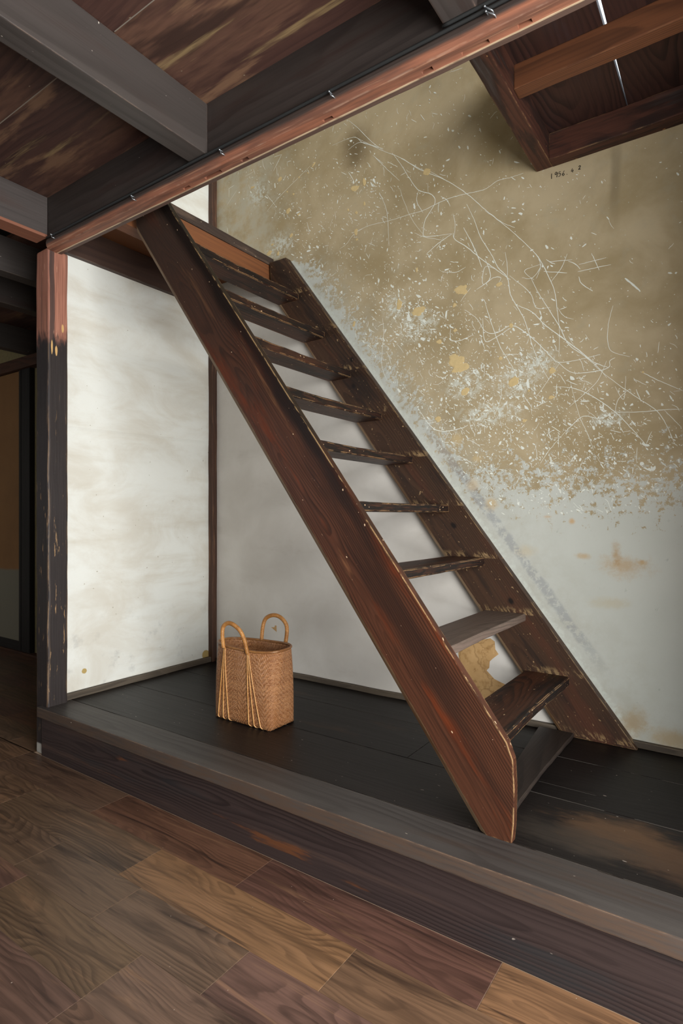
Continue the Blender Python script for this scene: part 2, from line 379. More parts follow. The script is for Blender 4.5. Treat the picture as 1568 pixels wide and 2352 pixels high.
M['ink'] = plain('black_ink', '#1d1a14', 0.8)
M['plain_wall'] = plain('plain_plaster', '#a8a398', 0.9, scale=6)
M['frame'] = plain('window_frame_wood', '#4a3a2e', 0.6)

def post_mat():
    g = G('painted_and_worn_post'); ring, fibre, P = wood_base(g, 'y', 60, 0.02, 0.2, 0.05, 0.02, 160, rnd=False)
    x, y, z = g.sep(g.P)[:3]                 # local x runs up the post, centre at half height
    h = g.add(x, 1.22)
    up = g.ss(g.add(h, g.mul(g.sub(g.noise(g.comb(g.mul(x, 9), g.mul(y, 40), g.mul(z, 40)), 1, 4, 0.6), 0.5), 0.22)), 1.99, 2.05)
    black = g.mix(fibre, lin('#38302f'), lin('#1d1918'))
    red = g.mix(g.ss(fibre, 0.35, 0.7), lin('#aa7460'), lin('#875848'))
    st = g.ss(g.noise(g.comb(g.mul(x, 1.2), g.mul(y, 55), g.mul(z, 55)), 1.0, 2, 0.5), 0.56, 0.66)
    red = g.mix(g.mul(st, 0.45), red, lin('#5a443e'))
    dk = g.mul(g.ss(g.m('ABSOLUTE', g.add(g.add(y, 0.030), g.mul(g.sub(g.noise(g.comb(g.mul(x, 5), 0, 0), 1, 3), 0.5), 0.012))), 0.015, 0.009), g.ss(z, -0.03, -0.045))
    red = g.mix(g.mul(dk, 0.85), red, lin('#3b3230'))
    pale = g.ss(g.noise(g.comb(g.mul(x, 9), g.mul(y, 90), g.mul(z, 90)), 1, 4, 0.6), 0.66, 0.7)
    red = g.mix(g.mul(pale, 0.7), red, lin('#c79a80'))
    col = g.mix(up, black, red)
    e = g.edge(0.010); nn = g.noise(g.comb(g.mul(x, 7), g.mul(y, 60), g.mul(z, 60)), 1, 5, 0.65)
    low = g.ss(h, 1.9, 1.0)
    col = g.mix(g.mul(g.mul(e, g.ss(nn, 0.42, 0.52)), g.mul(g.add(0.35, g.mul(low, 0.6)), g.sub(1.0, up))), col, lin('#c9a074'))
    worn = g.mul(g.ss(nn, 0.62, 0.66), g.mul(low, g.sub(1.0, up)))
    col = g.mix(g.mul(worn, 0.8), col, lin('#a98761'))
    for cy_, hz_, ry_, rh_ in ((-0.030, 1.965, 0.005, 0.035), (-0.008, 1.955, 0.006, 0.025), (0.024, 2.07, 0.006, 0.022)):
        q = g.comb(g.mul(g.sub(y, cy_), 1 / ry_), g.mul(g.sub(h, hz_), 1 / rh_), 0)
        dd = g.add(g.v('LENGTH', q), g.mul(g.sub(nn, 0.5), 1.5))
        col = g.mix(g.mul(g.ss(dd, 1.05, 0.85), g.ss(z, -0.03, -0.045)), col, lin('#cba36a'))
    foot = g.ss(h, 0.055, 0.045)
    col = g.mix(foot, col, lin('#a8a49c'))
    return g.done(col, 0.55, g.add(fibre, g.mul(nn, 0.6)), 0.35, 0.002)
M['post'] = post_mat()

def rail_mat():
    g = G('red_worn_beam_rail'); ring, fibre, P = wood_base(g, 'z', 60, 0.02, 0.2, 0.05, 0.02, 120, rnd=False)
    x, y, z = g.sep(g.P)[:3]                 # local y = 0 at the rail front, 0.085 at the back
    wv = g.mul(g.sub(g.noise(g.comb(g.mul(x, 4), g.mul(y, 20), 0), 1, 4, 0.6), 0.5), 0.014)
    yy = g.add(y, wv)
    grey = g.mix(fibre, lin('#584a43'), lin('#332b29'))
    red = g.mix(g.ss(g.noise(g.comb(g.mul(x, 2.2), g.mul(y, 30), g.mul(z, 30)), 1, 4, 0.6), 0.35, 0.65), lin('#96614a'), lin('#6b483a'))
    red = g.mix(g.mul(g.ss(fibre, 0.55, 0.7), 0.5), red, lin('#b98a6c'))
    brown = g.mix(fibre, lin('#6a5348'), lin('#4a3932'))
    col = g.mix(g.m('MAXIMUM', g.ss(yy, 0.006, 0.012), g.ss(g.add(z, wv), 0.026, 0.014)), grey, red)
    ln = g.mul(g.ss(g.m('ABSOLUTE', g.sub(yy, 0.011)), 0.004, 0.001), g.ss(g.noise(g.comb(g.mul(x, 14), 0, 0), 1, 3, 0.6), 0.42, 0.55))
    ln = g.mul(ln, g.ss(z, 0.004, 0.001))
    col = g.mix(g.mul(ln, 0.3), col, lin('#b39a86'))
    col = g.mix(g.ss(y, 0.054, 0.057), col, brown)
    cr = g.ss(g.m('ABSOLUTE', g.sub(g.add(y, g.mul(wv, 0.3)), 0.053)), 0.0055, 0.002)
    col = g.mix(g.mul(cr, g.ss(g.noise(g.comb(g.mul(x, 8), 3.3, 0), 1, 4, 0.6), 0.3, 0.5)), col, lin('#cdb595'))
    return g.done(col, 0.6, fibre, 0.3, 0.002)
M['rail'] = rail_mat()
def beam_b_mat():
    g = G('beam_with_red_underside'); ring, fibre, P = wood_base(g, 'y', 30, 0.03, 0.2, 0.05, 0.03, 120, rnd=False)
    x, y, z = g.sep(g.P)[:3]
    face = g.mix(fibre, lin('#57504d'), lin('#3a3432'))
    big = g.noise(g.comb(g.mul(x, 1), g.mul(z, 8), 0), 1, 4, 0.6)
    face = g.mix(g.ss(big, 0.5, 0.7), face, lin('#4a3a34'))
    red = g.mix(fibre, lin('#a06a52'), lin('#6a4436'))
    return g.done(g.mix(g.ss(z, -0.088, -0.092), face, red), 0.55, fibre, 0.15, 0.001)
M['beam_b'] = beam_b_mat()

def left_plaster():
    g = G('white_stained_plaster'); x, y, z = g.sep(g.P)[:3]
    n1 = g.noise(g.comb(0, g.mul(y, 2.4), g.mul(z, 4.2)), 1, 6, 0.62, 0.5)
    n2 = g.noise(g.comb(3, g.mul(y, 1.6), g.mul(z, 14)), 1, 5, 0.6)
    col = g.mix(g.ss(n1, 0.38, 0.68), lin('#e2e3dc'), lin('#d3cfc3'))
    col = g.mix(g.mul(g.ss(n2, 0.50, 0.75), 0.3), col, lin('#bdb29c'))
    low = g.ss(z, 0.75, 0.45)
    n3 = g.noise(g.comb(9, g.mul(y, 9), g.mul(z, 9)), 1, 5, 0.65)
    col = g.mix(g.mul(g.mul(low, g.ss(n3, 0.55, 0.75)), 0.35), col, lin('#8b8c8c'))
    sp = g.noise(g.comb(0, g.mul(y, 55), g.mul(z, 55)), 1, 1, 0.4)
    col = g.mix(g.mul(g.ss(sp, 0.77, 0.8), 0.6), col, lin('#8f8468'))
    for cy, cz, r in ((1.684, 0.36, 0.014), (2.50, 0.285, 0.03), (2.53, 0.28, 0.02)):
        d = g.v('DISTANCE', g.comb(0, y, z), (0, cy, cz))
        d = g.add(d, g.mul(g.sub(n3, 0.5), 0.03))
        col = g.mix(g.ss(d, r, r - 0.004), col, lin('#b59c63'))
    fine = g.noise(g.comb(0, g.mul(y, 60), g.mul(z, 90)), 1, 4, 0.6)
    return g.done(col, 0.8, g.add(g.mul(n3, 1.0), g.mul(fine, 0.6)), 0.25, 0.004, 0.25)
M['left_plaster'] = left_plaster()

def back_plaster():
    g = G('scratched_ochre_and_white_plaster'); x, y, z = g.sep(g.P)[:3]
    P2 = g.comb(x, 0, z)
    zs = g.sub(1.0, g.mul(g.add(x, 0.916), 1.326))
    d = g.m('MAXIMUM', g.mul(g.sub(z, zs), 1 / 1.66), g.mul(g.sub(z, 2.61), 5.0))                      # distance above the stair's upper edge
    n1 = g.noise(P2, 3.0, 6, 0.6, 0.4)
    nf = g.noise(g.v('ADD', P2, g.v('SCALE', g.comb(n1, 0, n1), 0.05)), 34, 7, 0.78)
    nm = g.noise(P2, 11, 7, 0.7)
    # lower coat, whiter; warmer below the stair
    white = g.mix(n1, lin('#c6c8c0'), lin('#b4b7ae'))
    under = g.mix(g.ss(n1, 0.25, 0.75), lin('#cdc9c2'), lin('#c0bbb3'))
    un2 = g.noise(g.comb(g.mul(x, 3), 0, g.mul(z, 8)), 1, 5, 0.6)
    under = g.mix(g.mul(g.ss(un2, 0.55, 0.75), 0.3), under, lin('#a89f94'))
    white = g.mix(g.ss(d, 0.0, -0.02), white, under)
    ny = g.noise(g.comb(g.mul(x, 30), 0, g.mul(z, 18)), 1, 5, 0.7)
    white = g.mix(g.mul(g.mul(g.ss(ny, 0.64, 0.72), 0.35), g.ss(d, 0.0, 0.02)), white, lin('#858b84'))
    # ochre upper coat
    och = g.mix(g.ss(n1, 0.35, 0.68), lin('#b3a384'), lin('#9b8a68'))
    och = g.mix(g.mul(g.ss(nm, 0.5, 0.75), 0.5), och, lin('#a39a82'))
    a = g.add(g.sub(d, 0.07), g.mul(g.ss(z, 2.55, 2.75), 0.6)); b = g.mul(g.sub(g.add(z, g.mul(g.ss(x, -1.0, -0.3), 0.05)), 1.32), 0.62)
    s = g.m('MINIMUM', a, b)
    s = g.add(s, g.add(g.mul(g.sub(nf, 0.5), 0.95), g.mul(g.sub(nm, 0.5), 0.42)))
    brown = g.mul(g.ss(s, -0.02, 0.035), g.ss(d, 0.0, 0.03))
    col = g.mix(brown, white, och)
    for qx, qy, rx, rz in ((1185, 878, 0.10, 0.055), (1068, 885, 0.09, 0.06), (960, 748, 0.10, 0.07), (1235, 832, 0.08, 0.05), (905, 705, 0.06, 0.06), (1400, 965, 0.06, 0.03), (590, 445, 0.08, 0.08), (640, 565, 0.10, 0.07), (1120, 950, 0.14, 0.05)):
        wx, wz = wallpt(qx, qy)
        q = g.comb(g.mul(g.sub(x, wx), 1 / rx), 0, g.mul(g.sub(z, wz), 1 / rz))
        ms = g.mul(g.ss(g.v('LENGTH', q), 1.5, 0.3), g.ss(nf, 0.46, 0.56))
        col = g.mix(g.mul(ms, 0.8), col, lin('#cfd4ca'))
    # soft pale haze where the coat thins
    haze = g.mul(g.mul(g.ss(d, 0.34, 0.02), g.ss(z, 2.9, 2.5)), g.ss(nm, 0.38, 0.66))
    haze = g.mul(haze, g.ss(d, 0.0, 0.02))
    col = g.mix(g.mul(haze, 0.5), col, lin('#aba99b'))
    cl = g.mul(g.mul(g.ss(x, -2.0, -2.5), g.ss(z, 2.5, 2.62)), g.ss(nm, 0.35, 0.62))
    col = g.mix(g.mul(cl, 0.6), col, lin('#b5b3a4'))
    # pale line and grey smear along the stringer
    nd = g.add(d, g.mul(g.sub(nm, 0.5), 0.05))
    col = g.mix(g.mul(g.mul(g.ss(nd, 0.026, 0.012), g.mul(g.ss(d, -0.01, 0.0), g.ss(z, 2.66, 2.6))), g.mul(g.ss(nf, 0.42, 0.6), 0.65)), col, lin('#ccd2c8'))
    sm = g.mul(g.ss(g.m('ABSOLUTE', g.sub(nd, 0.065)), 0.028, 0.012), g.ss(g.add(nf, g.mul(n1, 0.3)), 0.56, 0.68))
    sm = g.mul(sm, g.mul(g.ss(z, 1.75, 1.4), g.ss(z, 0.45, 0.7)))
    col = g.mix(g.mul(sm, 0.5), col, lin('#85878c'))
    # rust and damp stains with their own outlines
    for cx, cz, rx, rz, c, am in ((-0.40, 0.95, 0.10, 0.045, '#b08a50', 0.75), (-0.428, 1.0, 0.02, 0.05, '#a87f40', 0.8), (-0.95, 1.21, 0.035, 0.03, '#c2a164', 0.8),
                                  (-1.04, 1.296, 0.03, 0.03, '#c9ad7c', 0.6), (-0.335, 0.97, 0.02, 0.012, '#b48c48', 0.8), (-0.55, 0.985, 0.035, 0.014, '#b48c48', 0.7),
                                  (-0.62, 0.30, 0.05, 0.05, '#a3834c', 0.85), (-0.37, 0.33, 0.06, 0.07, '#a1834e', 0.8), (-0.23, 0.29, 0.1, 0.05, '#a88b56', 0.8),
                                  (-0.45, 0.80, 0.09, 0.025, '#b2a27a', 0.5), (-0.79, 1.0, 0.05, 0.03, '#c0ab80', 0.5), (-0.1, 0.6, 0.05, 0.12, '#9c977c', 0.5),
                                  (-0.60, 1.13, 0.012, 0.012, '#c08d3c', 0.8), (-0.70, 1.15, 0.02, 0.008, '#c08d3c', 0.5), (-1.02, 1.42, 0.03, 0.02, '#cdb483', 0.7),
                                  (-1.12, 1.52, 0.03, 0.03, '#cdb483', 0.6)):
        q = g.comb(g.mul(g.sub(x, cx), 1 / rx), 0, g.mul(g.sub(z, cz), 1 / rz))
        dd = g.add(g.v('LENGTH', q), g.add(g.mul(g.sub(nm, 0.5), 2.2), g.mul(g.sub(nf, 0.5), 1.6)))
        col = g.mix(g.mul(g.ss(dd, 1.3, 0.1), am * 0.75), col, lin(c))
    # sooty smear beside the beam
    q = g.comb(g.mul(g.sub(x, -1.69), 1 / 0.10), 0, g.mul(g.sub(z, 3.10), 1 / 0.12))
    col = g.mix(g.mul(g.ss(g.add(g.v('LENGTH', q), g.mul(g.sub(nm, 0.5), 1.0)), 1.4, 0.1), 0.7), col, lin('#55442a'))
    vs_ = g.mul(g.ss(g.m('ABSOLUTE', g.sub(g.add(x, g.mul(g.sub(n1, 0.5), 0.06)), -0.43)), 0.03, 0.006), g.mul(g.ss(z, 2.3, 2.5), g.ss(z, 2.72, 2.6)))
    col = g.mix(g.mul(vs_, 0.35), col, lin('#5f5643'))
    # small pale flecks
    f1 = g.noise(g.comb(g.mul(x, 95), 0, g.mul(z, 70)), 1, 2, 0.6)
    col = g.mix(g.mul(g.ss(f1, 0.70, 0.73), g.mul(brown, 0.8)), col, lin('#b9bdae'))
    h = g.add(g.mul(brown, 0.4), g.add(g.mul(nf, 0.4), g.mul(n1, 1.2)))
    return g.done(col, 0.78, h, 0.25, 0.003, 0.25)
M['back_plaster'] = back_plaster()
def paper_mat():
    g = G('torn_brown_lining_paper'); x, y, z = g.sep(g.P)[:3]
    n = g.noise(g.P, 14, 4, 0.6)
    c = g.vor(g.v('ADD', g.P, g.v('SCALE', g.comb(n, n, g.noise(g.v('ADD', g.P, (5, 5, 5)), 9, 3)), 0.2)), 7, 'DISTANCE_TO_EDGE')
    col = g.mix(n, lin('#c29f70'), lin('#a07c4c'))
    col = g.mix(g.mul(g.ss(c, 0.05, 0.0), 0.5), col, lin('#7a5830'))
    col = g.mix(g.mul(g.ss(g.noise(g.P, 22, 3, 0.6), 0.52, 0.68), 0.5), col, lin('#8a6536'))
    return g.done(col, 0.75, g.add(c, g.mul(n, 0.5)), 0.6, 0.006)
M['paper'] = paper_mat()
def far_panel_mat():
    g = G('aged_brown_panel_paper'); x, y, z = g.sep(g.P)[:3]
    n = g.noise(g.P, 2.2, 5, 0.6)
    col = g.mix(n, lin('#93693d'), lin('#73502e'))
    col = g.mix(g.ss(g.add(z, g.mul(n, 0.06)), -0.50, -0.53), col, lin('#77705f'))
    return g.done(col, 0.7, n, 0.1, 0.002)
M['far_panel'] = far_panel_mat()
def tan_wall():
    g = G('tan_clay_wall'); n = g.noise(g.P, 30, 6, 0.7)
    return g.done(g.mix(n, lin('#a08f63'), lin('#6f6244')), 0.9, n, 0.4, 0.004)
M['tan'] = tan_wall()

def weave_mat():
    g = G('twill_woven_bamboo')
    u, v, _ = g.sep(g.tc.outputs['UV'])[:3]
    S = 1 / 0.0052
    iu = g.m('FLOOR', g.mul(u, S)); jv = g.m('FLOOR', g.mul(v, S))
    fu = g.m('FRACT', g.mul(u, S)); fv = g.m('FRACT', g.mul(v, S))
    zig = g.m('PINGPONG', iu, 11.0)
    k = g.m('FLOORED_MODULO', g.add(zig, jv), 4.0)
    over = g.m('LESS_THAN', k, 1.5)
    pu = g.mul(g.mul(fu, g.sub(1.0, fu)), 4.0); pv = g.mul(g.mul(fv, g.sub(1.0, fv)), 4.0)
    pro = g.add(g.mul(over, pu), g.mul(g.sub(1.0, over), pv))
    wn = g.white(g.comb(g.add(iu, g.mul(over, 71.0)), jv, 0))
    strip = g.white(g.comb(g.mul(iu, over), g.mul(jv, g.sub(1.0, over)), over))
    n = g.noise(g.P, 7, 4, 0.6)
    col = g.mix(strip, lin('#b07a4e'), lin('#8a5733'))
    col = g.mix(g.mul(wn, 0.35), col, lin('#c89a72'))
    col = g.mix(g.mul(g.ss(n, 0.45, 0.7), 0.55), col, lin('#8f5a30'))
    return g.done(col, 0.5, pro, 0.9, 0.0018, 0.4)
M['weave'] = weave_mat()
def cane_mat(name, a, b):
    g = G(name); n = g.noise(g.P, 60, 3, 0.6); n2 = g.noise(g.P, 9, 3, 0.5)
    return g.done(g.mix(g.ss(g.add(g.mul(n, 0.4), g.mul(n2, 0.6)), 0.35, 0.65), lin(a), lin(b)), 0.35, n, 0.1, 0.001, 0.5)
M['cane'] = cane_mat('golden_cane', '#c08a4e', '#96632f')
M['cord'] = cane_mat('pale_cane_cord', '#cf9f66', '#ab7840')
M['rim'] = cane_mat('brown_cane_rim', '#a0703f', '#7d5230')

# ------------------------------------------------------------------ room shell
ZC = 2.67                                    # underside of the near ceiling boards
ZT = 0.238                                   # top of the raised platform
def wallbox(name, mat, x0, x1, y0, y1, z0, z1, parent=None):
    bm = bmesh.new(); bmesh.ops.create_cube(bm, size=1.0)
    for v in bm.verts:
        v.co = Vector((x0 if v.co.x < 0 else x1, y0 if v.co.y < 0 else y1, z0 if v.co.z < 0 else z1))
    return obj(name, finish(bm, name), mat, parent)
def wall_with_hole(name, mat, axis, t0, t1, a0, a1, z0, z1, holes):
    """wall slab with rectangular window openings; axis = the slab's thin axis"""
    As = sorted({a0, a1, *[h[0] for h in holes], *[h[1] for h in holes]})
    Zs = sorted({z0, z1, *[h[2] for h in holes], *[h[3] for h in holes]})
    bm = bmesh.new()
    for i in range(len(As) - 1):
        for j in range(len(Zs) - 1):
            ca, cz = (As[i] + As[i + 1]) / 2, (Zs[j] + Zs[j + 1]) / 2
            if any(h[0] < ca < h[1] and h[2] < cz < h[3] for h in holes): continue
            r = bmesh.ops.create_cube(bm, size=1.0)['verts']
            for v in r:
                A = As[i] if v.co.x < 0 else As[i + 1]; T = t0 if v.co.y < 0 else t1; Z = Zs[j] if v.co.z < 0 else Zs[j + 1]
                v.co = Vector((T, A, Z)) if axis == 'x' else Vector((A, T, Z))
    bmesh.ops.remove_doubles(bm, verts=bm.verts, dist=1e-5)
    seen = {}
    for f in list(bm.faces):                 # drop inner faces shared by neighbouring blocks
        seen.setdefault(tuple(round(c, 4) for c in f.calc_center_median()), []).append(f)
    bmesh.ops.delete(bm, geom=[f for fs in seen.values() if len(fs) > 1 for f in fs], context='FACES')
    return obj(name, finish(bm, name), mat)

XR = 1.10; YF = -2.55
wb = wall_with_hole('wall_back', M['back_plaster'], 'y', YW, YW + 0.08, -2.83, XR, 0.0, 4.7, [(-0.60, 0.65, 2.745, 4.0)])
struct(wb, 'scratched ochre plaster wall fading to pale white-blue behind the stair')
wl = wallbox('wall_left', M['left_plaster'], -2.83, -2.78, 1.56, YW, 0.0, 4.7)
struct(wl, 'white stained plaster wall between the worn post and the corner trim')
wr = wall_with_hole('wall_right', M['plain_wall'], 'x', XR, XR + 0.08, YF, YW + 0.08, 0.0, 4.7, [(-0.65, 1.25, 0.22, 2.18), (0.3, 2.1, 3.4, 4.5)])
struct(wr, 'plain plaster wall with window openings to the right of the platform')
wf = wall_with_hole('wall_front', M['plain_wall'], 'y', YF - 0.08, YF, -6.4, XR + 0.08, 0.0, 4.7, [(-6.1, -4.3, 0.8, 2.3)])
struct(wf, 'plain plaster wall with one added window facing the staircase side')
struct(wallbox('wall_far', M['tan'], -6.4, -2.83, 2.5, 2.58, 0.0, 2.75), 'tan clay wall at the back of the dim side room')
struct(wallbox('wall_side', M['plain_wall'], -6.48, -6.4, YF - 0.08, 2.58, 0.0, 4.7), 'plain wall closing the dim side room')
struct(wallbox('light_blocker_right', M['plain_wall'], 0.36, XR, 1.64, 1.72, ZT, 2.70), 'added unseen slab that shades the right of the back wall')  # added out of view to keep window light off the back wall's right
struct(wallbox('ceiling_roof', M['plain_wall'], -6.48, XR + 0.08, YF - 0.08, YW + 0.08, 4.7, 4.78), 'plain ceiling of the upper storey')
struct(wallbox('wall_upper', M['left_plaster'], -2.83, -2.78, YF, 1.56, 2.80, 4.7), 'white plaster wall of the upper storey')
def window(name, axis, t, a0, a1, z0, z1, label):
    e = empty(name, ((t, a0, z0) if axis == 'x' else (a0, t, z0))); struct(e, label, 'window')
    f = 0.04
    def bar(A0, A1, Z0, Z1):
        if axis == 'x': box('window_frame', M['frame'], t - 0.03, t + 0.03, A0, A1, Z0, Z1, 'y', 0.003, e)
        else: box('window_frame', M['frame'], A0, A1, t - 0.03, t + 0.03, Z0, Z1, 'x', 0.003, e)
    bar(a0, a1, z0, z0 + f); bar(a0, a1, z1 - f, z1); bar(a0, a0 + f, z0 + f, z1 - f); bar(a1 - f, a1, z0 + f, z1 - f)
    m_ = (a0 + a1) / 2; bar(m_ - 0.02, m_ + 0.02, z0 + f, z1 - f)
window('window_1', 'x', XR + 0.04, -0.65, 1.25, 0.22, 2.18, 'wooden window lighting the walnut floor')
window('window_side_added', 'y', YF - 0.04, -6.1, -4.3, 0.8, 2.3, 'added unseen window that brightens the dim side room')  # added opening, placed so sky light reaches the brown sliding panel
window('window_3', 'y', YW + 0.04, -0.60, 0.65, 2.745, 4.0, 'bright upper storey window seen through the board gap')
window('window_4', 'x', XR + 0.04, 0.3, 2.1, 3.4, 4.5, 'wooden window of the upper storey')

# floor of walnut planks ---------------------------------------------------------
fl = wallbox('floor', M['filler'], -6.4, XR, YF, 2.5, -0.06, -0.0009)
struct(fl, 'dark walnut plank floor below the raised platform')
RW = 0.1695
TONES = ['#6f5848', '#7d5745', '#6e514a', '#8a6a50', '#7a6550', '#78634f', '#866a52', '#7c5f54']
KEY = {(0, -2.09): '#7a5442', (0, -1.302): '#6f4d47', (0, -0.514): '#a77d58', (1, -2.45): '#7c664f', (1, -1.655): '#ab8159', (1, -0.849): '#8a6c52', (2, -1.98): '#73604d', (2, -1.535): '#7a6654',
       (2, -1.076): '#80625a', (3, -1.89): '#7a654c', (3, -1.30): '#80695a', (4, -2.1): '#715850', (4, -1.30): '#7d6252'}
def plank(x0, x1, y0, y1, row=None):
    o = box('plank', M['walnut'], x0 + 0.0008, x1 - 0.0008, y0 + 0.0003, y1 - 0.0003, -0.02, 0.0, 'x', 0.0005, fl)
    c = lin(KEY.get((row, x0)) or R.choice(TONES)); m_ = lin('#6c4f3c'); o.color = tuple((0.55 * a + 0.45 * b) * 0.90 for a, b in zip(c[:3], m_[:3])) + (1,)
joints = {0: [-2.09, -1.302, -0.514, 0.275, 1.06], 1: [-2.45, -1.655, -0.849, -0.05, 0.75], 2: [-1.98, -1.535, -1.076, -0.28, 0.52, 1.30],
          3: [-1.89, -1.30, -0.62, 0.18, 0.97], 4: [-2.1, -1.30, -0.50, 0.31, 1.1], 5: [-1.75, -0.95, -0.15, 0.65]}
for r in range(24):
    y1 = 1.459 - RW * r; y0 = y1 - RW
    if y0 < YF: break
    if r == 0: y1 = 1.4655
    js = joints.get(r) or [-2.1 + 0.8 * i + R.uniform(-0.3, 0.3) for i in range(5)]
    js = [q for q in js if -2.82 < q < XR - 0.2]
    xs = [XR] + sorted(js, reverse=True)
    while xs[-1] > -6.4 + 0.8: xs.append(xs[-1] - R.uniform(0.72, 0.9))
    xs.append(-6.4)
    if r > 9: xs = xs[::2] + ([] if xs[-1] in xs[::2] else [-6.4])
    for a, b in zip(xs[1:], xs[:-1]): plank(a, b, y0, y1, r)
for r in range(7):                            # side room, behind the line of the platform
    y0 = 1.459 + RW * r; y1 = min(y0 + RW, 2.5)
    xs = [-2.85] + [-2.85 - (0.25 + 0.13 * ((r * 3) % 5)) - 0.8 * i for i in range(4)] + [-6.4]
    if y1 - y0 > 0.02:
        for a, b in zip(xs[1:], xs[:-1]): plank(a, b, y0, y1)

# raised platform ----------------------------------------------------------------
pf = wallbox('floor_platform', M['subfloor'], -2.78, XR, 1.485, YW, 0.0, 0.205)
struct(pf, 'raised black board platform that the stair and basket stand on')
for (y0, y1, cutx) in ((1.6045, 1.94, []), (1.9412, 2.281, [-1.05]), (2.2822, YW, [])):
    xs = [-2.78] + cutx + [XR]
    for a, b in zip(xs[:-1], xs[1:]): box('floor_board', M['platform_worn'] if y0 < 1.7 else M['platform'], a + 0.0006, b - 0.0006, y0 + 0.0008, y1 - 0.0008, 0.205, ZT, 'x', 0.0018, pf)
box('nosing_board', M['nose'], -2.79, XR, 1.446, 1.6035, 0.190, ZT + 0.0005, 'x', 0.004, pf, wob=0.002, cuts=30)
box('riser_board', M['riser'], -2.783, XR, 1.466, 1.485, 0.0, 0.190, 'x', 0.002, pf)

def dust(name, x0, x1, y, wd, seed):        # pale dirt packed in a board joint
    bm = bmesh.new(); n = int((x1 - x0) / 0.012); prev = None
    for i in range(n + 1):
        x = x0 + (x1 - x0) * i / n; k = max(0.0, 0.5 + 1.1 * mnoise.noise(Vector((x * 9, seed, 0))) + 0.5 * mnoise.noise(Vector((x * 60, seed, 3)))) * wd
        if k < wd * 0.12: prev = None; continue
        a, b, t = bm.verts.new((x, y - k / 2, ZT - 0.0006)), bm.verts.new((x, y + k / 2, ZT - 0.0006)), bm.verts.new((x, y, ZT + 0.0006))
        if prev: bm.faces.new((prev[0], a, t, prev[2])); bm.faces.new((prev[2], t, b, prev[1]))
        prev = (a, b, t)
    obj(name, finish(bm, name), M['dust'], pf)
dust('seam_dust', -0.60, XR, 1.9406, 0.0034, 1.7); dust('seam_dust', -0.60, XR, 2.2816, 0.003, 5.2); dust('seam_dust', -0.585, -0.40, 2.03, 0.002, 8.8); dust('seam_dust', -0.53, XR, 1.6040, 0.005, 3.1)
dust('seam_dust', -2.0, -0.9, 2.2816, 0.0016, 9.2)

# skirting -----------------------------------------------------------------------
struct(box('baseboard_left', M['grey_trim'], -2.78, -2.755, 1.575, 2.535, ZT, ZT + 0.032, 'y', 0.004, wob=0.002, cuts=20), 'low greyed skirting under the white wall', 'baseboard')
struct(box('baseboard_back', M['grey_trim'], -2.73, XR, 2.538, YW, ZT, ZT + 0.026, 'x', 0.004, wob=0.003, cuts=60), 'low dark skirting under the scratched back wall', 'baseboard')
struct(box('trim_1', M['corner'], -2.78, -2.742, 2.522, YW, ZT, 4.7, 'z', 0.004, wob=0.003, cuts=70), 'narrow dark brown corner strip between the two plaster walls', 'trim')
# left wall's raised paper seam
bm = bmesh.new()
ys_ = [1.575 + (2.52 - 1.575) * i / 24 for i in range(25)]
rows = []
for y in ys_:
    z = 1.585 + 0.022 * (y - 1.575) / 0.95 + 0.004 * mnoise.noise(Vector((y * 8, 0, 0)))
    rows.append([bm.verts.new((-2.7802, y, z - 0.016)), bm.verts.new((-2.7760, y, z - 0.004)), bm.verts.new((-2.7762, y, z + 0.003)), bm.verts.new((-2.7802, y, z + 0.020))])
for a, b in zip(rows[:-1], rows[1:]):
    for k in range(3): bm.faces.new((a[k], a[k + 1], b[k + 1], b[k]))
obj('plaster_seam', finish(bm, 'plaster_seam', True), M['left_plaster'], wl)

# ceiling ------------------------------------------------------------------------
ce = wallbox('ceiling', M['subfloor'], -6.4, XR, YF, 1.56, ZC + 0.02, ZC + 0.10)
struct(ce, 'dark stained board ceiling carried by heavy joists')
for r in range(11):
    y1 = 1.47 - 0.3865 * r; y0 = y1 - 0.3865 + 0.003
    if y1 < YF: break
    for a, b in ((-6.4, -2.84), (-2.735, -1.715), (-1.715, XR)):
        dz = R.uniform(0, 0.004)
        box('ceiling_board', M['ceiling'], a + 0.001, b - 0.001, y0, y1, ZC + dz, ZC + 0.02, 'x', 0.0015, ce)
for r in range(1, 4):                         # pale dirt line in the board joints
    y = 1.47 - 0.3865 * r + 0.0015
    for a, b in ((-2.735, -1.715), (-1.624, -0.676), (-0.581, 0.37)): box('seam_line', M['seam_pale'], a, b, y - 0.0022, y + 0.0022, ZC + 0.002, ZC + 0.012, 'x', 0.0005, ce)
struct(wallbox('ceiling_side', M['ceiling'], -6.4, -2.83, 1.56, 2.5, ZC + 0.0, ZC + 0.08), 'dark ceiling of the dim side room')

# beams and joists ---------------------------------------------------------------
mb = box('ceiling_beam', M['beam_dark'], -2.735, XR, 1.47, 1.56, 2.462, ZC + 0.02, 'x', 0.003, wob=0.003, cuts=50)
tag(mb, 'long dark beam with red-worn lower rail crossing above the stair', 'beam')
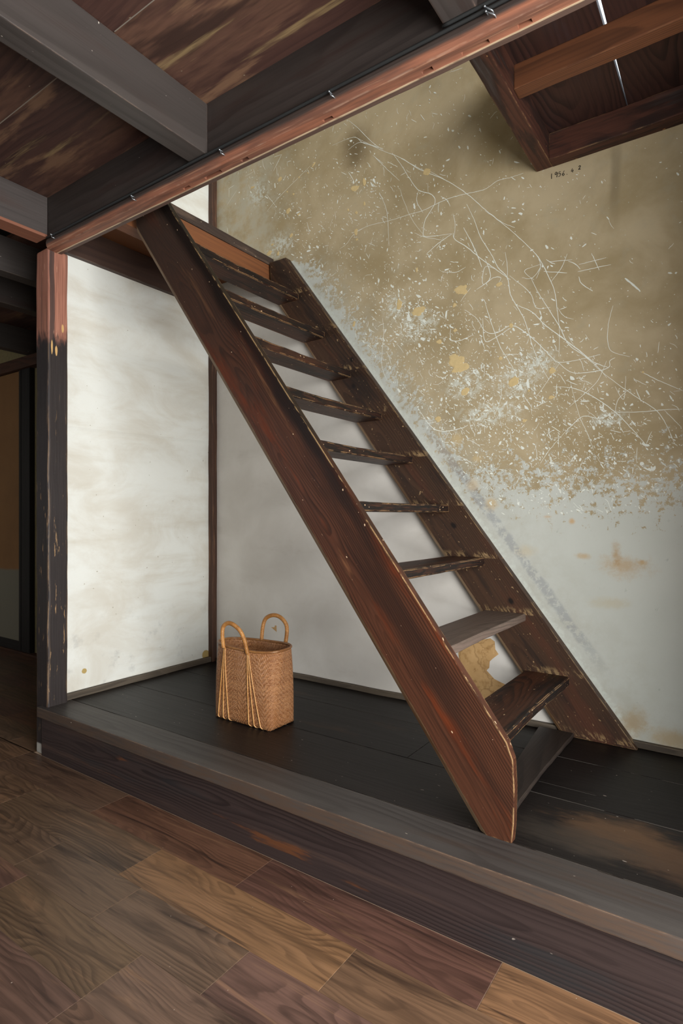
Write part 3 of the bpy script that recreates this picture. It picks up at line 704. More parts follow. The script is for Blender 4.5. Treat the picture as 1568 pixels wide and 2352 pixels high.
# lower rail with mortise pockets cut in its underside
def make_rail():
    prof = [(0.004, 0.046), (0.001, 0.040), (-0.001, 0.028), (0.001, 0.014), (0.006, 0.005), (0.014, 0.0005), (0.022, 0.0), (0.034, 0.0), (0.046, -0.001), (0.051, -0.0025), (0.0545, -0.0005), (0.0745, 0.0), (0.0785, 0.004), (0.080, 0.046)]
    holes = []
    for p, q in (((1095, 96), (1121, 91)), ((1050, 108), (1121, 90)), ((1187, 57), (1219, 40)), ((966, 164), (992, 154)), ((740, 276), (762, 266)), ((553, 369), (567, 360)), ((468, 408), (508, 392)), ((421, 434), (436, 427))):
        xs = []
        for px, py in (p, q):
            d = _fw + _rt * ((px - CX) / FPX) + Vector((0, 0, 1)) * ((HZ - py) / FPX); t = (2.428 - EYE) / d.z; xs.append(d.x * t)
        holes.append((xs[0], xs[1]))
    holes = [h for i, h in enumerate(holes) if i != 0]
    cuts = sorted({-2.735, XR, *[c for h in holes for c in h], *[-2.735 + 0.06 * i for i in range(1, 74)]})
    bm = bmesh.new(); rows = []
    for x in cuts:
        rows.append([bm.verts.new((x, y + (0.0022 * mnoise.noise(Vector((x * 7, y * 40, 2))) if i not in (0, 13) else 0),
                                   z + 0.0022 * mnoise.noise(Vector((x * 9, y * 40, 7))))) for i, (y, z) in enumerate(prof)])
    hf = []
    for i in range(len(cuts) - 1):
        xm = (cuts[i] + cuts[i + 1]) / 2
        for k in range(len(prof) - 1):
            f = bm.faces.new((rows[i][k], rows[i][k + 1], rows[i + 1][k + 1], rows[i + 1][k]))
            if k in (7,) and any(a < xm < b for a, b in holes): hf.append(f)
    bm.faces.new(rows[0]); bm.faces.new(rows[-1])
    r = bmesh.ops.extrude_face_region(bm, geom=hf)
    vs_ = [v for v in r['geom'] if isinstance(v, bmesh.types.BMVert)]
    for v in vs_: v.co.z += 0.016
    bmesh.ops.delete(bm, geom=hf, context='FACES')
    return finish(bm, 'lower_rail')
rail = obj('lower_rail', make_rail(), M['rail'], mb, loc=(0, 1.463, 2.428)); rail['label'] = 'red-brown worn rail with mortise holes'

def joist(mat, x0, x1, y0, y1, z0, z1, grain, label, name='ceiling_joist', group=None, bev=0.004):
    return tag(box(name, mat, x0, x1, y0, y1, z0, z1, grain, bev, wob=0.002, cuts=20), label, 'joist' if 'joist' in name else 'beam', group)
joist(M['joist'], -1.715, -1.624, YF, 1.47, 2.482, ZC, 'y', 'grey-brown ceiling joist meeting the long beam over the white wall')
joist(M['joist'], -0.676, -0.581, YF, 1.466, 2.492, ZC, 'y', 'brown ceiling joist whose end the two black cables pass')
joist(M['joist'], 0.37, 0.463, YF, 1.47, 2.488, ZC, 'y', 'dark ceiling joist over the far right end of the black platform')
bb = box('ceiling_beam', M['beam_b'], -2.833, -2.735, YF, 1.47, 2.483, 2.69, 'y', 0.003, wob=0.002, cuts=20)
tag(bb, 'dark beam with red underside resting on top of the worn post', 'beam')
# dim side room's joists
for x0, y1 in ((-3.38, 2.5), (-3.87, 2.5), (-4.863, 2.5)):
    joist(M['joist'], x0, x0 + 0.09, YF, y1, 2.48, ZC, 'y', {-3.38: 'dark joist of the dim side room, first beyond the worn post', -3.87: 'dark joist of the dim side room, second beyond the worn post', -4.863: 'dark joist of the dim side room, directly before the brown sliding panel'}[x0], group='joists of the side room')

# cables and clips ---------------------------------------------------------------
def cable(x0, x1, dz, label):
    pts = []; n = 90
    for i in range(n + 1):
        x = x0 + (x1 - x0) * i / n
        pts.append((x, 1.4585 - (0.004 if dz else 0) + 0.0008 * math.sin(x * 9), 2.475 + dz + 0.002 * mnoise.noise(Vector((x * 3, dz * 9, 0)))))
    tag(tube('electric_cable', M['cable'], pts, 0.0052, 8), label, 'cable')
cable(-2.72, XR - 0.01, 0.0, 'black cable running the whole length of the long beam')
cable(-0.678, XR - 0.01, 0.0125, 'short second black cable starting under the brown joist')
def clip(px, py, label, tilt=0.25):
    d = _fw + _rt * ((px - CX) / FPX) + Vector((0, 0, 1)) * ((HZ - py) / FPX); t = 1.452 / d.y
    c = Vector((0, 0, EYE)) + d * t
    o = empty('cable_clip', c); tag(o, label, 'clip', 'metal cable clips along the beam')
    a = Vector((-tilt * 0.015, -0.002, 0.008)); b = Vector((tilt * 0.015, -0.002, -0.007))
    tube('clip_band', M['metal'], [c + a + Vector((0, 0.016, 0.001)), c + a + Vector((0, 0.003, 0.0)), c + a, c + b, c + b + Vector((0.004, 0.004, -0.002)), c + b + Vector((0.004, 0.016, -0.002))], 0.0019, 6, o)
    tube('nail_head', M['metal'], [c + a + Vector((0, -0.003, 0)), c + a + Vector((0, 0.002, 0))], 0.0026, 8, o)
for p, lb in (((119, 542), 'bright metal clip on the cable right above the worn post'), ((304, 454), 'bright metal clip on the cable above the head of the outer stringer'), ((507, 349), 'bright metal clip on the cable beside the end of the grey-brown joist'), ((759, 216), 'bright metal clip on the cable midway between the two joists')): clip(*p, lb)
clip(1120, 20, 'upper of two bright metal clips beside the brown joist', 0.5); clip(1124, 31, 'lower of two bright metal clips beside the brown joist', 0.6)

# post ---------------------------------------------------------------------------
po = box('wooden_post', M['post'], -2.845, -2.735, 1.472, 1.572, 0.0, 2.44, 'z', 0.009, wob=0.004, cuts=60)
tag(po, 'square worn post, red-painted at the top and black below', 'post')

# wall plate and landing at the stair head ----------------------------------------
tag(box('wall_plate', M['lintel'], -2.78, -2.75, 1.572, 2.52, 2.457, 2.612, 'y', 0.003), 'brown plate board across the top of the white wall', 'board')
ld = empty('stair_landing', (-2.30, 2.05, 2.45)); tag(ld, 'upper landing edge with an orange-brown beam at the stair head', 'landing')
box('landing_beam', M['header'], -2.35, -2.270, 1.572, YW, 2.46, 2.612, 'y', 0.003, ld)
box('edge_board', M['edge_dark'], -2.45, -2.264, 1.572, YW, 2.612, 2.660, 'y', 0.004, ld, wob=0.004, cuts=40)
for i in range(2): box('landing_board', M['header'], -2.78 + 0.166 * i, -2.78 + 0.166 * (i + 1) - 0.002, 1.572, YW, 2.614, 2.655, 'y', 0.002, ld)

# upper floor to the right of the stairwell -----------------------------------------
tag(box('trimmer_joist', M['trimmer'], -0.746, -0.677, 1.575, YW, 2.65, 2.78, 'y', 0.004, wob=0.003, cuts=30), 'red-brown trimmer joist edging the stairwell, worn along its lower edge', 'joist')
tag(box('ledger_joist', M['trimmer'], -0.677, XR, 2.495, YW, 2.65, 2.76, 'x', 0.004, wob=0.003, cuts=30), 'dark red-brown joist lying along the back wall above the written date', 'joist')
tag(box('floor_joist', M['upper_joist'], -0.677, XR, 2.045, 2.105, 2.672, 2.76, 'x', 0.004, wob=0.002, cuts=30), 'orange-brown joist spanning under the boards with the bright gap', 'joist')
uf = empty('ceiling_upper', (0.5, 2.06, 2.76)); struct(uf, 'dark upper floor boards with one bright gap beside the stairwell', 'ceiling')
def upboard(xa0, xa1, xb0, xb1):
    c = Vector(((xa0 + xb1) / 2, 2.06, 2.772)); bm = bmesh.new(); vs_ = []
    for z in (2.76, 2.785):
        for (x, y) in ((xa0, 1.56), (xb0, 1.56), (xb1, 2.56), (xa1, 2.56)): vs_.append(bm.verts.new(Matrix.Rotation(-math.pi / 2, 4, 'Z') @ (Vector((x, y, z)) - c)))
    for f in ((0, 1, 2, 3), (7, 6, 5, 4), (0, 4, 5, 1), (1, 5, 6, 2), (2, 6, 7, 3), (3, 7, 4, 0)): bm.faces.new([vs_[i] for i in f])
    obj('floor_board', finish(bm, 'floor_board'), M['upper_board'], uf, mw=Matrix.Translation(c) @ AX['y'])
upboard(-0.74, -0.74, -0.3835, -0.3800)
upboard(-0.3640, -0.3778, -0.02, -0.02); upboard(-0.019, -0.019, 0.40, 0.40); upboard(0.401, 0.401, 0.75, 0.75); upboard(0.751, 0.751, XR, XR)
struct(wallbox('light_blocker_upper', M['plain_wall'], -0.735, -0.69, 1.56, YW, 2.786, 3.2), 'added unseen slab that shades the back wall beside the trimmer')  # added out of view; blocks upper window light from the wall near the trimmer
struct(wallbox('floor_upper', M['subfloor'], -6.4, XR, YF, 1.56, 2.772, 2.80), 'upper storey floor above the joists')

# ------------------------------------------------------------------ staircase
st = empty('staircase', (-0.6, 2.05, ZT)); tag(st, 'steep open wooden ladder stair leaning from the black platform up to the landing', 'staircase')
near = [(-0.631, ZT), (-0.534, ZT), (-0.529, 0.293), (-0.527, 0.391), (-0.531, 0.470), (-0.549, 0.517), (-0.633, 0.631), (-2.115, 2.615), (-2.250, 2.62), (-2.240, 2.43)]
o = prism('stringer', M['stringer'], near, 1.597, 1.627, slope_frame(-1.4, 1.612, 1.4), 0.0025, st, 0.020, M['pale_edge'])
o['label'] = 'red-brown outer stringer with worn pale edges'
far = [(-0.634, ZT), (-0.346, ZT), (-2.137, 2.62), (-2.258, 2.62), (-2.258, 2.45)]
o = prism('stringer', M['stringer_far'], far, 2.513, 2.556, slope_frame(-1.4, 2.53, 1.4), 0.0025, st, 0.016, M['pale_edge'])
o['label'] = 'brown inner stringer set against the scratched wall'
def tread(mat, xn, zt, th, xb, label=None, xb_near=None):
    bm = bmesh.new(); n = 22; rows = []
    y0, y1 = 1.627, 2.513; c = Vector(((xn + xb) / 2, 2.07, zt - th / 2))
    inv = (Matrix.Translation(c) @ AX['y']).inverted()
    for i in range(n + 1):
        y = y0 + (y1 - y0) * i / n; f = i / n
        wear = 0.006 * math.sin(math.pi * f) ** 2 + 0.003 * mnoise.noise(Vector((y * 14, zt * 7, 1)))
        dn = 0.003 * mnoise.noise(Vector((y * 11, zt * 5, 4)))
        b = 0.004; xbk = xb if xb_near is None else xb_near + (xb - xb_near) * f
        prof = [(xn - wear, zt - th + b + dn * 0.5), (xn - wear, zt - b - wear * 0.5 + dn), (xn - wear - b, zt - wear * 0.4), (xn - 0.05, zt), (xbk, zt), (xbk, zt - th), (xn - wear - b, zt - th + dn * 0.5)]
        rows.append([bm.verts.new(inv @ Vector((x, y, z))) for x, z in prof])
    for a, b in zip(rows[:-1], rows[1:]):
        for k in range(len(a)): bm.faces.new((a[k], a[(k + 1) % len(a)], b[(k + 1) % len(a)], b[k]))
    bm.faces.new(rows[0]); bm.faces.new(rows[-1])
    o = obj('tread', finish(bm, 'tread'), mat, st, mw=Matrix.Translation(c) @ AX['y'])
    if label: o['label'] = label
for i, (xn, zt) in enumerate([(-2.041, 2.395), (-1.863, 2.149), (-1.691, 1.913), (-1.503, 1.675), (-1.330, 1.445), (-1.140, 1.207), (-0.965, 0.967), (-0.780, 0.730), (-0.599, 0.486)]):
    xb = -0.636 - (zt - 0.02 - ZT) / 1.357 + 0.024
    tread(M['tread_new'] if i == 7 else M['tread'], xn, zt, 0.037 if i != 7 else 0.032, xb, 'paler grey-brown tread' if i == 7 else None)
tread(M['tread_low'], -0.580, 0.256, 0.018, -0.722, 'thin dark bottom tread lying on the platform', -0.645)

# ------------------------------------------------------------------ basket
bk = empty('woven_basket', (-1.822, 1.925, ZT)); tag(bk, 'brown woven bamboo basket bag with two arched cane handles', 'basket')
BX, BY, BH = -1.822, 1.925, 0.335
def ring_pts(t, n=72, inset=0.0):
    hx = 0.178 + 0.010 * t - inset; hy = 0.087 + 0.014 * t + 0.002 * math.sin(math.pi * t) - inset
    ex = 7.5 - 5.0 * t ** 0.7; P = []
    for k in range(n):
        a = 2 * math.pi * (k + 0.5) / n; ca, sa = math.cos(a), math.sin(a)
        x = math.copysign(abs(ca) ** (2 / ex), ca) * hx; y = math.copysign(abs(sa) ** (2 / ex), sa) * hy
        corner = (abs(ca * sa) * 2) ** 3
        z = BH * t + (0.006 * (1 - corner) * max(0, 1 - t * 12) if t < 0.08 else 0) + 0.004 * math.sin(2 * a + 0.6) * t
        P.append(Vector((x, y, z)))
    return P
bm = bmesh.new(); uvl = bm.loops.layers.uv.new('uv'); n = 72; T = [i / 14 for i in range(15)]
def skin(inset, flip):
    R_ = [[bm.verts.new(p) for p in ring_pts(t, n, inset)] for t in T]
    per = [0.0]
    for k in range(n): per.append(per[-1] + (ring_pts(0.5, n, inset)[(k + 1) % n] - ring_pts(0.5, n, inset)[k]).length)
    for i in range(len(T) - 1):
        for k in range(n):
            q = [(R_[i][k], per[k], T[i]), (R_[i][(k + 1) % n], per[k + 1], T[i]), (R_[i + 1][(k + 1) % n], per[k + 1], T[i + 1]), (R_[i + 1][k], per[k], T[i + 1])]
            f = bm.faces.new([a[0] for a in q]); f.smooth = True
            for l in f.loops:
                for vv, uu, tt in q:
                    if l.vert is vv: l[uvl].uv = (uu, tt * BH)
    return R_
Ro = skin(0.0, False); Ri = skin(0.004, True)
f1 = bm.faces.new(Ro[0]); f2 = bm.faces.new(Ri[1])
for f in (f1, f2):
    for l in f.loops: l[uvl].uv = (l.vert.co.x, l.vert.co.y)
for k in range(n): bm.faces.new((Ro[-1][k], Ro[-1][(k + 1) % n], Ri[-1][(k + 1) % n], Ri[-1][k]))
me = bpy.data.meshes.new('basket_body'); bmesh.ops.recalc_face_normals(bm, faces=bm.faces); bm.to_mesh(me); bm.free()
obj('basket_body', me, M['weave'], bk, loc=(BX, BY, ZT))
rimp = [Vector((BX, BY, ZT)) + p for p in ring_pts(1.0, 72)]
tube('rim', M['rim'], rimp, 0.0058, 8, bk, closed=True, origin=(BX, BY, ZT + BH))
def handle(pts_ctrl, label):
    P = [Vector(p) for p in pts_ctrl]; out = []
    for i in range(len(P) - 1):              # Catmull-Rom through the control points
        p0, p1, p2, p3 = P[max(i - 1, 0)], P[i], P[i + 1], P[min(i + 2, len(P) - 1)]
        for k in range(28):
            t = k / 28
            out.append(0.5 * ((2 * p1) + (p2 - p0) * t + (2 * p0 - 5 * p1 + 4 * p2 - p3) * t * t + (3 * p1 - p0 - 3 * p2 + p3) * t ** 3))
    out.append(P[-1]); L = [0.0]
    for a, b in zip(out[:-1], out[1:]): L.append(L[-1] + (b - a).length)
    step = 0.0013; N = int(L[-1] / step); res = []; j = 0
    for i in range(N + 1):
        d = min(i * step, L[-1])
        while j < len(L) - 2 and L[j + 1] < d: j += 1
        f = (d - L[j]) / max(1e-9, L[j + 1] - L[j]); res.append(out[j].lerp(out[j + 1], min(1, f)))
    rad = [0.0090 + 0.0008 * (abs(((i % 4) - 2)) - 1) for i in range(len(res))]
    o = tube('handle', M['cane'], res, rad, 10, bk); o['label'] = label; return o
yf_, yb_ = BY - 0.103, BY + 0.100
hF = [(-1.911, yf_, 0.566), (-1.916, yf_ - 0.002, 0.622), (-1.908, yf_ - 0.004, 0.660), (-1.880, yf_ - 0.005, 0.679), (-1.846, yf_ - 0.005, 0.677), (-1.806, yf_ - 0.004, 0.655), (-1.782, yf_ - 0.002, 0.618), (-1.764, yf_, 0.560)]
hB = [(-1.869, yb_, 0.572), (-1.862, yb_ + 0.001, 0.632), (-1.845, yb_ + 0.002, 0.672), (-1.805, yb_ + 0.003, 0.692), (-1.762, yb_ + 0.003, 0.690), (-1.724, yb_ + 0.002, 0.665), (-1.714, yb_ + 0.001, 0.630), (-1.722, yb_, 0.572)]
h1 = handle(hF, 'golden cane-wrapped arch handle'); h2 = handle(hB, 'golden cane-wrapped arch handle')
def surf_y(x, z, side):
    t = max(0.0, min(1.0, (z - ZT) / BH))
    hx = 0.178 + 0.010 * t; hy = 0.087 + 0.014 * t + 0.002 * math.sin(math.pi * t); ex = 7.5 - 5.0 * t ** 0.7
    return BY + side * (hy * (max(0.0, 1 - min(1.0, abs(x - BX) / hx) ** ex)) ** (1 / ex) + 0.0015)
def cords(hd, x_top, z_top, xs, side):
    for k, xb in enumerate(xs):
        pts = []
        for i in range(19):
            t = i / 18; z = z_top + (ZT + 0.012 - z_top) * t
            s = t ** 1.15; x = x_top + (k - 1) * 0.004 + (xb - x_top - (k - 1) * 0.004) * s
            pts.append(Vector((x, surf_y(x, z, side), z)))
        e = pts[-1]
        pts += [e + Vector((0.006 * (1 if k else 1), -side * 0.002, -0.006)), e + Vector((0.014, -side * 0.008, -0.0085))]
        tube('cord', M['cord'], pts, 0.0027, 6, hd)
cords(h1, -1.911, 0.566, (-1.962, -1.928, -1.892), -1); cords(h1, -1.764, 0.560, (-1.770, -1.738, -1.702), -1)
cords(h2, -1.869, 0.572, (-1.90, -1.868, -1.835), 1); cords(h2, -1.722, 0.572, (-1.750, -1.715, -1.680), 1)

# ------------------------------------------------------------------ dim side room
sp = empty('sliding_door_panel', (-5.6, 2.47, 0.0)); tag(sp, 'brown papered sliding panel in the dim side room', 'door')
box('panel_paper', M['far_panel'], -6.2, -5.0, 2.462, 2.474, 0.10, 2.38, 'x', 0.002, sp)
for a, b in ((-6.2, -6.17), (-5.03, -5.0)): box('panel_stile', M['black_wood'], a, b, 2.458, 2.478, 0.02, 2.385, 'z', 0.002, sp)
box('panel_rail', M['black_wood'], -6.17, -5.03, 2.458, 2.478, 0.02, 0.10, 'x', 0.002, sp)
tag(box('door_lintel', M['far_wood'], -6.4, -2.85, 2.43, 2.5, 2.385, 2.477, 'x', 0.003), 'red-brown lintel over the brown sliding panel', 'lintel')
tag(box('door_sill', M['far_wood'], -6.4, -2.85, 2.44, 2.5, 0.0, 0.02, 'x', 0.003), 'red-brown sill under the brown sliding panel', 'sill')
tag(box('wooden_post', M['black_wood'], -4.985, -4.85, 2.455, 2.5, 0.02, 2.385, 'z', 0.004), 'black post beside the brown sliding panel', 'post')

# ------------------------------------------------------------------ marks on the back wall
def ribbon(bm, pts, wd, yoff, taper=True):
    """thin scored line: strip of quads lying on the wall; pts are (x, z)"""
    P = [Vector((a + 0.0016 * mnoise.noise(Vector((a * 70, b * 70, 1))), 0, b + 0.0016 * mnoise.noise(Vector((a * 70, b * 70, 9))))) for a, b in pts]; n = len(P); L = []; yoff = yoff - R.random() * 0.0004
    for i, p in enumerate(P):
        t = (P[min(i + 1, n - 1)] - P[max(i - 1, 0)]); t.normalize(); u = Vector((t.z, 0, -t.x))
        k = (0.35 + 0.65 * math.sin(math.pi * (0.08 + 0.84 * i / max(1, n - 1)))) if taper else 1.0
        k *= 0.75 + 0.5 * abs(mnoise.noise(p * 40))
        L.append((bm.verts.new((p.x + u.x * wd * k / 2, yoff, p.z + u.z * wd * k / 2)), bm.verts.new((p.x - u.x * wd * k / 2, yoff, p.z - u.z * wd * k / 2))))
    for a, b in zip(L[:-1], L[1:]): bm.faces.new((a[0], a[1], b[1], b[0]))
def smooth(pts, k=8):
    P = [Vector((a, b)) for a, b in pts]; out = []
    for i in range(len(P) - 1):
        p0, p1, p2, p3 = P[max(i - 1, 0)], P[i], P[i + 1], P[min(i + 2, len(P) - 1)]
        for j in range(k):
            t = j / k; out.append(0.5 * ((2 * p1) + (p2 - p0) * t + (2 * p0 - 5 * p1 + 4 * p2 - p3) * t * t + (3 * p1 - p0 - 3 * p2 + p3) * t ** 3))
    out.append(P[-1]); return [(q.x, q.y) for q in out]
Z3 = lambda pts: [wallpt(800 + a / 2.0417, 300 + b / 2.0417) for a, b in pts]
SCR = [
 ([(30,30),(150,90),(250,130),(330,180),(460,235),(560,300),(640,370),(720,430),(780,455)], 2.0),
 ([(205,105),(250,165),(290,230),(330,280),(390,300),(405,340),(360,420),(350,480),(360,497),(420,492),(485,483)], 2.4),
 ([(485,485),(420,530),(365,580)], 2.4), ([(490,480),(500,510),(560,550),(620,600),(690,650),(760,700)], 2.6),
 ([(555,345),(590,420),(620,500),(670,580),(700,640),(745,690),(760,770),(800,840),(830,900),(860,1000),(890,1080),(940,1170)], 2.4),
 ([(540,455),(580,530),(610,600),(625,640)], 2.6),
 ([(640,375),(740,450),(850,550),(900,610),(940,690),(965,750),(980,850),(990,960),(985,1060)], 2.0),
 ([(790,820),(860,850),(920,910),(1000,970),(1080,1030),(1150,1085),(1215,1110)], 2.8),
 ([(855,690),(890,760),(940,840),(990,920),(1030,1000),(1110,1060),(1180,1120),(1210,1160)], 2.2),
 ([(545,840),(600,880),(640,940),(690,950),(760,915),(820,940),(880,990),(950,1060),(980,1085),(1050,1080),(1180,1050)], 2.4),
 ([(630,880),(640,985),(690,970),(760,925)], 2.4), ([(635,790),(660,870),(690,960),(720,1030),(770,1110),(800,1180)], 2.2),
 ([(980,1085),(1050,1135),(1150,1130),(1220,1110),(1225,1080),(1250,1065)], 2.2),
 ([(960,1200),(1060,1210),(1150,1250),(1250,1320),(1330,1400),(1400,1480)], 2.2), ([(1250,1320),(1350,1320),(1470,1310),(1565,1305)], 1.8),
 ([(1250,1320),(1180,1350),(1100,1340),(1040,1390),(1000,1430)], 2.0), ([(1210,1080),(1170,1170),(1100,1240),(1035,1295)], 1.6),
 ([(1250,1320),(1265,1260),(1320,1210)], 1.6), ([(870,700),(830,670),(835,650),(910,625)], 1.6), ([(815,690),(860,692),(900,640),(890,600)], 1.6), ([(915,660),(1025,668)], 1.8),
 ([(1025,578),(1000,640),(950,710)], 1.8), ([(945,615),(1050,605)], 1.8), ([(890,590),(900,640),(880,695)], 1.6), ([(1080,628),(1210,595)], 1.6), ([(1075,662),(1230,628)], 1.8),
 ([(1140,575),(1175,655)], 1.8), ([(1080,685),(1095,720),(1145,752)], 2.2), ([(1295,692),(1330,720),(1368,755)], 5.0), ([(1240,820),(1220,900),(1215,980),(1235,1035),(1320,1060)], 1.6),
 ([(1370,1130),(1450,1170),(1565,1220)], 1.8), ([(1150,1100),(1250,1180),(1350,1250),(1440,1310),(1490,1380),(1530,1470)], 1.8), ([(320,1290),(380,1380),(440,1410),(530,1395),(560,1380)], 2.6),
 ([(715,1170),(715,1250),(680,1350)], 1.6), ([(20,480),(100,445),(200,420),(280,395),(350,375),(410,345),(480,315),(560,295),(640,275),(700,235),(760,220),(820,200)], 1.8),
 ([(120,120),(180,180),(240,235)], 1.6), ([(145,290),(175,360),(185,430),(190,540)], 1.8), ([(480,930),(480,980),(520,985),(580,960)], 2.4), ([(640,600),(665,690),(600,745)], 2.4),
 ([(690,650),(640,640),(630,720),(680,690),(715,690),(700,720)], 2.0), ([(755,680),(850,760),(880,830),(945,830)], 1.8), ([(160,880),(165,960),(155,1090),(180,1170)], 2.0),
 ([(980,830),(1010,870),(1055,885)], 1.4), ([(360,497),(300,420),(260,330),(240,270)], 1.2), ([(330,280),(320,330),(350,385)], 2.0), ([(495,500),(500,440),(490,390)], 1.6),
 ([(0,90),(40,60),(75,58),(160,85)], 1.4), ([(230,120),(300,160),(360,190)], 1.8), ([(380,190),(470,240)], 1.4), ([(310,480),(360,500),(450,515)], 1.4), ([(435,660),(500,665),(550,640)], 1.6),
 ([(735,570),(745,640),(745,700)], 1.6), ([(1300,1150),(1290,1260),(1250,1200)], 1.4), ([(975,1190),(975,1250)], 2.2), ([(880,1250),(930,1180),(990,1090)], 1.4), ([(820,1240),(860,1300)], 2.0),
 ([(1040,1180),(1080,1330),(1120,1420),(1150,1500)], 1.4), ([(1000,1430),(940,1500),(900,1560)], 1.6), ([(1480,1310),(1560,1390)], 1.4)]
bm = bmesh.new()
PXM = 1 / 560.0                               # metres per photo pixel at the wall, about
for pts, wd in SCR: ribbon(bm, smooth(Z3(pts)), wd * PXM * 0.85, 0.0)
Z7 = lambda pts: [wallpt(480 + a / 3.92, 200 + b / 3.92) for a, b in pts]
for pts, wd in (([(520,1120),(590,1035),(690,930),(800,820),(910,710)], 1.5), ([(525,975),(595,1065)], 2.0), ([(580,755),(655,605)], 2.6), ([(480,660),(490,710),(508,745)], 2.0), ([(585,630),(650,610)], 2.0), ([(180,910),(180,990)], 2.4),
                ([(180,915),(225,885)], 2.0), ([(160,1065),(250,930)], 1.4), ([(325,805),(405,760)], 1.4), ([(1110,525),(1300,452),(1390,505),(1568,555)], 1.5), ([(1255,300),(1340,370),(1460,490),(1568,570)], 1.8), ([(1475,615),(1568,690)], 1.6),
                ([(1255,765),(1300,840)], 2.6), ([(1530,955),(1568,1010)], 2.0), ([(1180,1455),(1240,1410),(1290,1340),(1370,1280),(1450,1245),(1568,1215)], 1.5), ([(165,1265),(168,1310)], 2.6), ([(1000,1240),(1050,1290)], 1.2), ([(1110,1190),(1090,1255)], 1.2)):
    ribbon(bm, smooth(Z7(pts), 5), wd * PXM * 0.8, 0.0)
# many short random nicks
def brown_d(x, z):
    zs = 1.0 - 1.326 * (x + 0.916); return min((z - zs) / 1.66 - 0.06, z - 1.16)
def dens(px, py):
    g_ = lambda cx, cy, sx, sy: math.exp(-((px - cx) / sx) ** 2 - ((py - cy) / sy) ** 2)
    return 0.10 + 0.75 * g_(960, 820, 190, 170) + 0.7 * g_(1150, 930, 260, 130) + 0.35 * g_(700, 470, 200, 170) + 0.6 * g_(1300, 1060, 300, 90) + 0.25 * g_(900, 560, 200, 160) - 0.1 * g_(1480, 480, 160, 250)
cnt = 0; tries = 0
while cnt < 1100 and tries < 60000:
    tries += 1; px = R.uniform(510, 1568); py = R.uniform(150, 1230)
    if R.random() > dens(px, py): continue
    x, z = wallpt(px, py)
    if brown_d(x, z) < 0.0 or (x > -0.75 and z > 2.62): continue
    a = R.choice((R.gauss(-1.0, 0.5), R.gauss(-1.0, 0.5), R.uniform(0, 3.14))); l = R.expovariate(1 / 7.0) + 3; l = min(l, 45) * PXM
    q = R.gauss(0, 0.06) * l
    ribbon(bm, smooth([(x, z), (x + math.cos(a) * l / 2 - math.sin(a) * q, z + math.sin(a) * l / 2 + math.cos(a) * q), (x + math.cos(a) * l, z + math.sin(a) * l)], 3), R.uniform(0.8, 1.8) * PXM, 0.0); cnt += 1
def blob(bm, x, z, rx, rz, rot=0.0, n=11, y=0.0, jag=0.35):
    P = []; y = y - R.random() * 0.0004
    for k in range(n):
        a = 2 * math.pi * k / n; rr = 1 + jag * R.uniform(-1, 1)
        u, v = math.cos(a) * rx * rr, math.sin(a) * rz * rr
        P.append(bm.verts.new((x + u * math.cos(rot) - v * math.sin(rot), y, z + u * math.sin(rot) + v * math.cos(rot))))
    bm.faces.new(P)
cnt = 0; tries = 0
for cxp, cyp, sp_, nn_ in ((1060, 855, 38, 110), (1070, 895, 30, 70), (1180, 875, 40, 130), (1220, 835, 30, 80), (915, 700, 26, 60), (962, 720, 34, 90), (950, 760, 40, 110), (1400, 965, 22, 50), (840, 420, 26, 50), (590, 440, 26, 40),
                            (660, 480, 22, 40), (1020, 750, 40, 60), (1240, 760, 40, 50), (700, 560, 30, 40), (900, 660, 30, 50), (1100, 960, 50, 90), (1290, 940, 50, 70)):
    for _ in range(nn_):
        x, z = wallpt(R.gauss(cxp, sp_), R.gauss(cyp, sp_ * 0.7)); s = min(R.expovariate(1 / 1.1) + 0.4, 5) * PXM
        blob(bm, x, z, s * R.uniform(0.8, 2.4), s * R.uniform(0.3, 0.9), R.gauss(-0.9, 0.5), R.choice((5, 6, 7)), 0.0, 0.45)
while cnt < 4200 and tries < 200000:          # pale flecks where the coat has flaked
    tries += 1; px = R.uniform(500, 1568); py = R.uniform(120, 1240)
    if R.random() > dens(px, py): continue
    x, z = wallpt(px, py)
    if brown_d(x, z) < 0.0 or (x > -0.75 and z > 2.62): continue
    s = min(R.expovariate(1 / 0.75) + 0.45, 4.2) * PXM
    blob(bm, x, z, s * R.uniform(0.8, 2.2), s * R.uniform(0.4, 0.9), R.gauss(-0.9, 0.6), R.choice((5, 6, 7)), 0.0, 0.4); cnt += 1
sc_ = obj('plaster_scratches', finish(bm, 'plaster_scratches'), M['flake'], wb, loc=(0, YW - 0.0005, 0)); sc_['kind'] = 'stuff'; sc_['label'] = 'pale scratches and flecks in the ochre plaster'
def chip(px, py, rx, ry, rot=0.0):
    x, z = wallpt(px, py); k = 1 / 560.0 * (0.92 if px > 900 else 1.1)
    bm = bmesh.new(); n = 30; P = []; Q = []
    for i in range(n):
        a = 2 * math.pi * i / n; e = Vector((math.cos(a) * 0.8 + px, math.sin(a) * 0.8, py))
        rr = max(0.35, 1 + 0.6 * mnoise.noise(e) + 0.28 * mnoise.noise(e * 4.1))
        u, v = math.cos(a) * rx * k * rr, math.sin(a) * ry * k * rr
        uu, vv = u * math.cos(rot) - v * math.sin(rot), u * math.sin(rot) + v * math.cos(rot)
        P.append(bm.verts.new((uu, 0, vv))); Q.append(bm.verts.new((uu * 0.8, -0.0008, vv * 0.8)))
    cc = bm.verts.new((0, -0.0009, 0))
    for i in range(n): bm.faces.new((P[i], P[(i + 1) % n], Q[(i + 1) % n], Q[i])); bm.faces.new((Q[i], Q[(i + 1) % n], cc))
    obj('plaster_chip', finish(bm, 'plaster_chip'), M['chip'], wb, loc=(x, YW - 0.0006, z))
